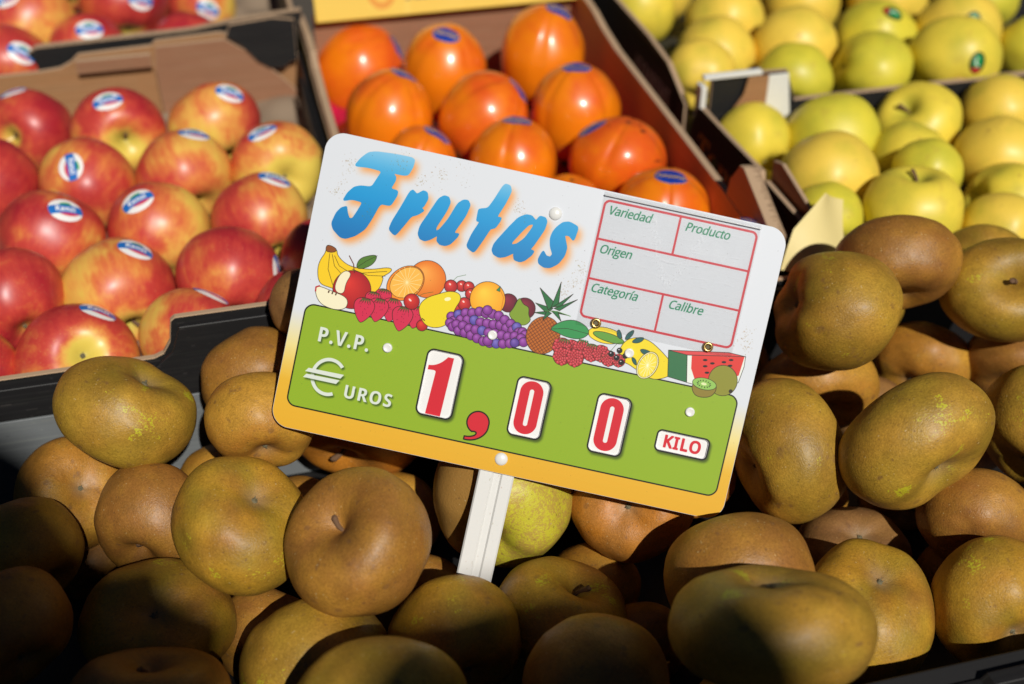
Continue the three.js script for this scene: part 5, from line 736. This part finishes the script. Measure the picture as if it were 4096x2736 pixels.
  // grooved plastic stick behind the panel
  const sh = new THREE.Shape([[-0.0093, 0], [0.0093, 0], [0.0093, 0.0022], [0.0085, 0.003], [0.0032, 0.003], [0.0022, 0.0019], [-0.0012, 0.0019], [-0.0022, 0.003], [-0.0085, 0.003], [-0.0093, 0.0022]].map(([a, b]) => new THREE.Vector2(a, b)));
  const L = 0.150, sg = new THREE.ExtrudeGeometry(sh, { depth: L, bevelEnabled: false }); sg.rotateX(Math.PI / 2);   // runs down from y = 0, its grooved side to +z
  const stickMap = canvasTexture(256, 256, (x, w, h) => { const r = rng(15); x.fillStyle = '#dfdfdc'; x.fillRect(0, 0, w, h); for (let i = 0; i < 90; i++) { x.fillStyle = `rgba(${90 + 60 * r()},${70 + 50 * r()},50,${0.08 + 0.35 * r() * r()})`; x.fillRect(r() * w, r() * h, 1 + 2 * r(), 1 + 10 * r() * r()); } x.fillStyle = '#6e2416'; x.fillRect(150, 96, 3, 7); });
  stickMap.wrapS = stickMap.wrapT = THREE.RepeatWrapping; stickMap.repeat.set(18, 18);
  const c = [503.1,646.6]; const st = mesh('stick', sg, new THREE.MeshPhysicalMaterial({ map: stickMap, roughness: 0.35 }), sign); st.position.set(PX(c[0]), PY(c[1]) + 0.022, -0.0049);
  thing(sign, 'fruit price sign of white, green and yellow plastic on a white stick', 'sign');
}


// ---------------------------------------------------------------- canopy across the aisle, whose scalloped hem shades the near apples
{
  const edge = [[0.400,1.489],[0.473,1.526],[0.534,1.557],[0.564,1.583],[0.590,1.616],[0.616,1.650],[0.635,1.650],[0.649,1.650],[0.661,1.673],[0.684,1.685],[0.694,1.696],[0.699,1.722],[0.707,1.745],[0.729,1.752],[0.740,1.732],[0.746,1.714],[0.753,1.698],[0.769,1.687],[0.794,1.681],[0.815,1.675],[0.846,1.669],[0.872,1.661],[0.887,1.654],[0.893,1.661],[0.908,1.680],[0.924,1.704],[0.942,1.732],[0.969,1.759],[1.025,1.767],[1.097,1.771]].map(([x, z]) => new THREE.Vector2(x, -z)), s = new THREE.Shape();
  s.moveTo(edge[0].x, edge[0].y); s.splineThru(edge.slice(1)); s.lineTo(edge[edge.length - 1].x + 0.3, -3.6); s.lineTo(edge[0].x - 0.3, -3.6); s.closePath();
  const g = new THREE.ExtrudeGeometry(s, { depth: 0.006, bevelEnabled: false, curveSegments: 120 }); g.rotateX(-Math.PI / 2);
  const c = mesh('canopy', g, new THREE.MeshStandardMaterial({ color: lin(0.30, 0.27, 0.22), roughness: 0.9, side: THREE.DoubleSide })); c.position.y = 2.10;
  for (const px of [-0.6, 1.6]) { const p = mesh('pole', new THREE.CylinderGeometry(0.02, 0.02, 3.05, 12), new THREE.MeshStandardMaterial({ color: lin(0.4, 0.4, 0.4), roughness: 0.4, metalness: 1 }), c); p.position.set(px, -1.525, 3.1); }
  thing(c, 'canvas canopy with a scalloped hem across the aisle that shades the near apples', 'canopy');
}
renderer.render(scene, camera);
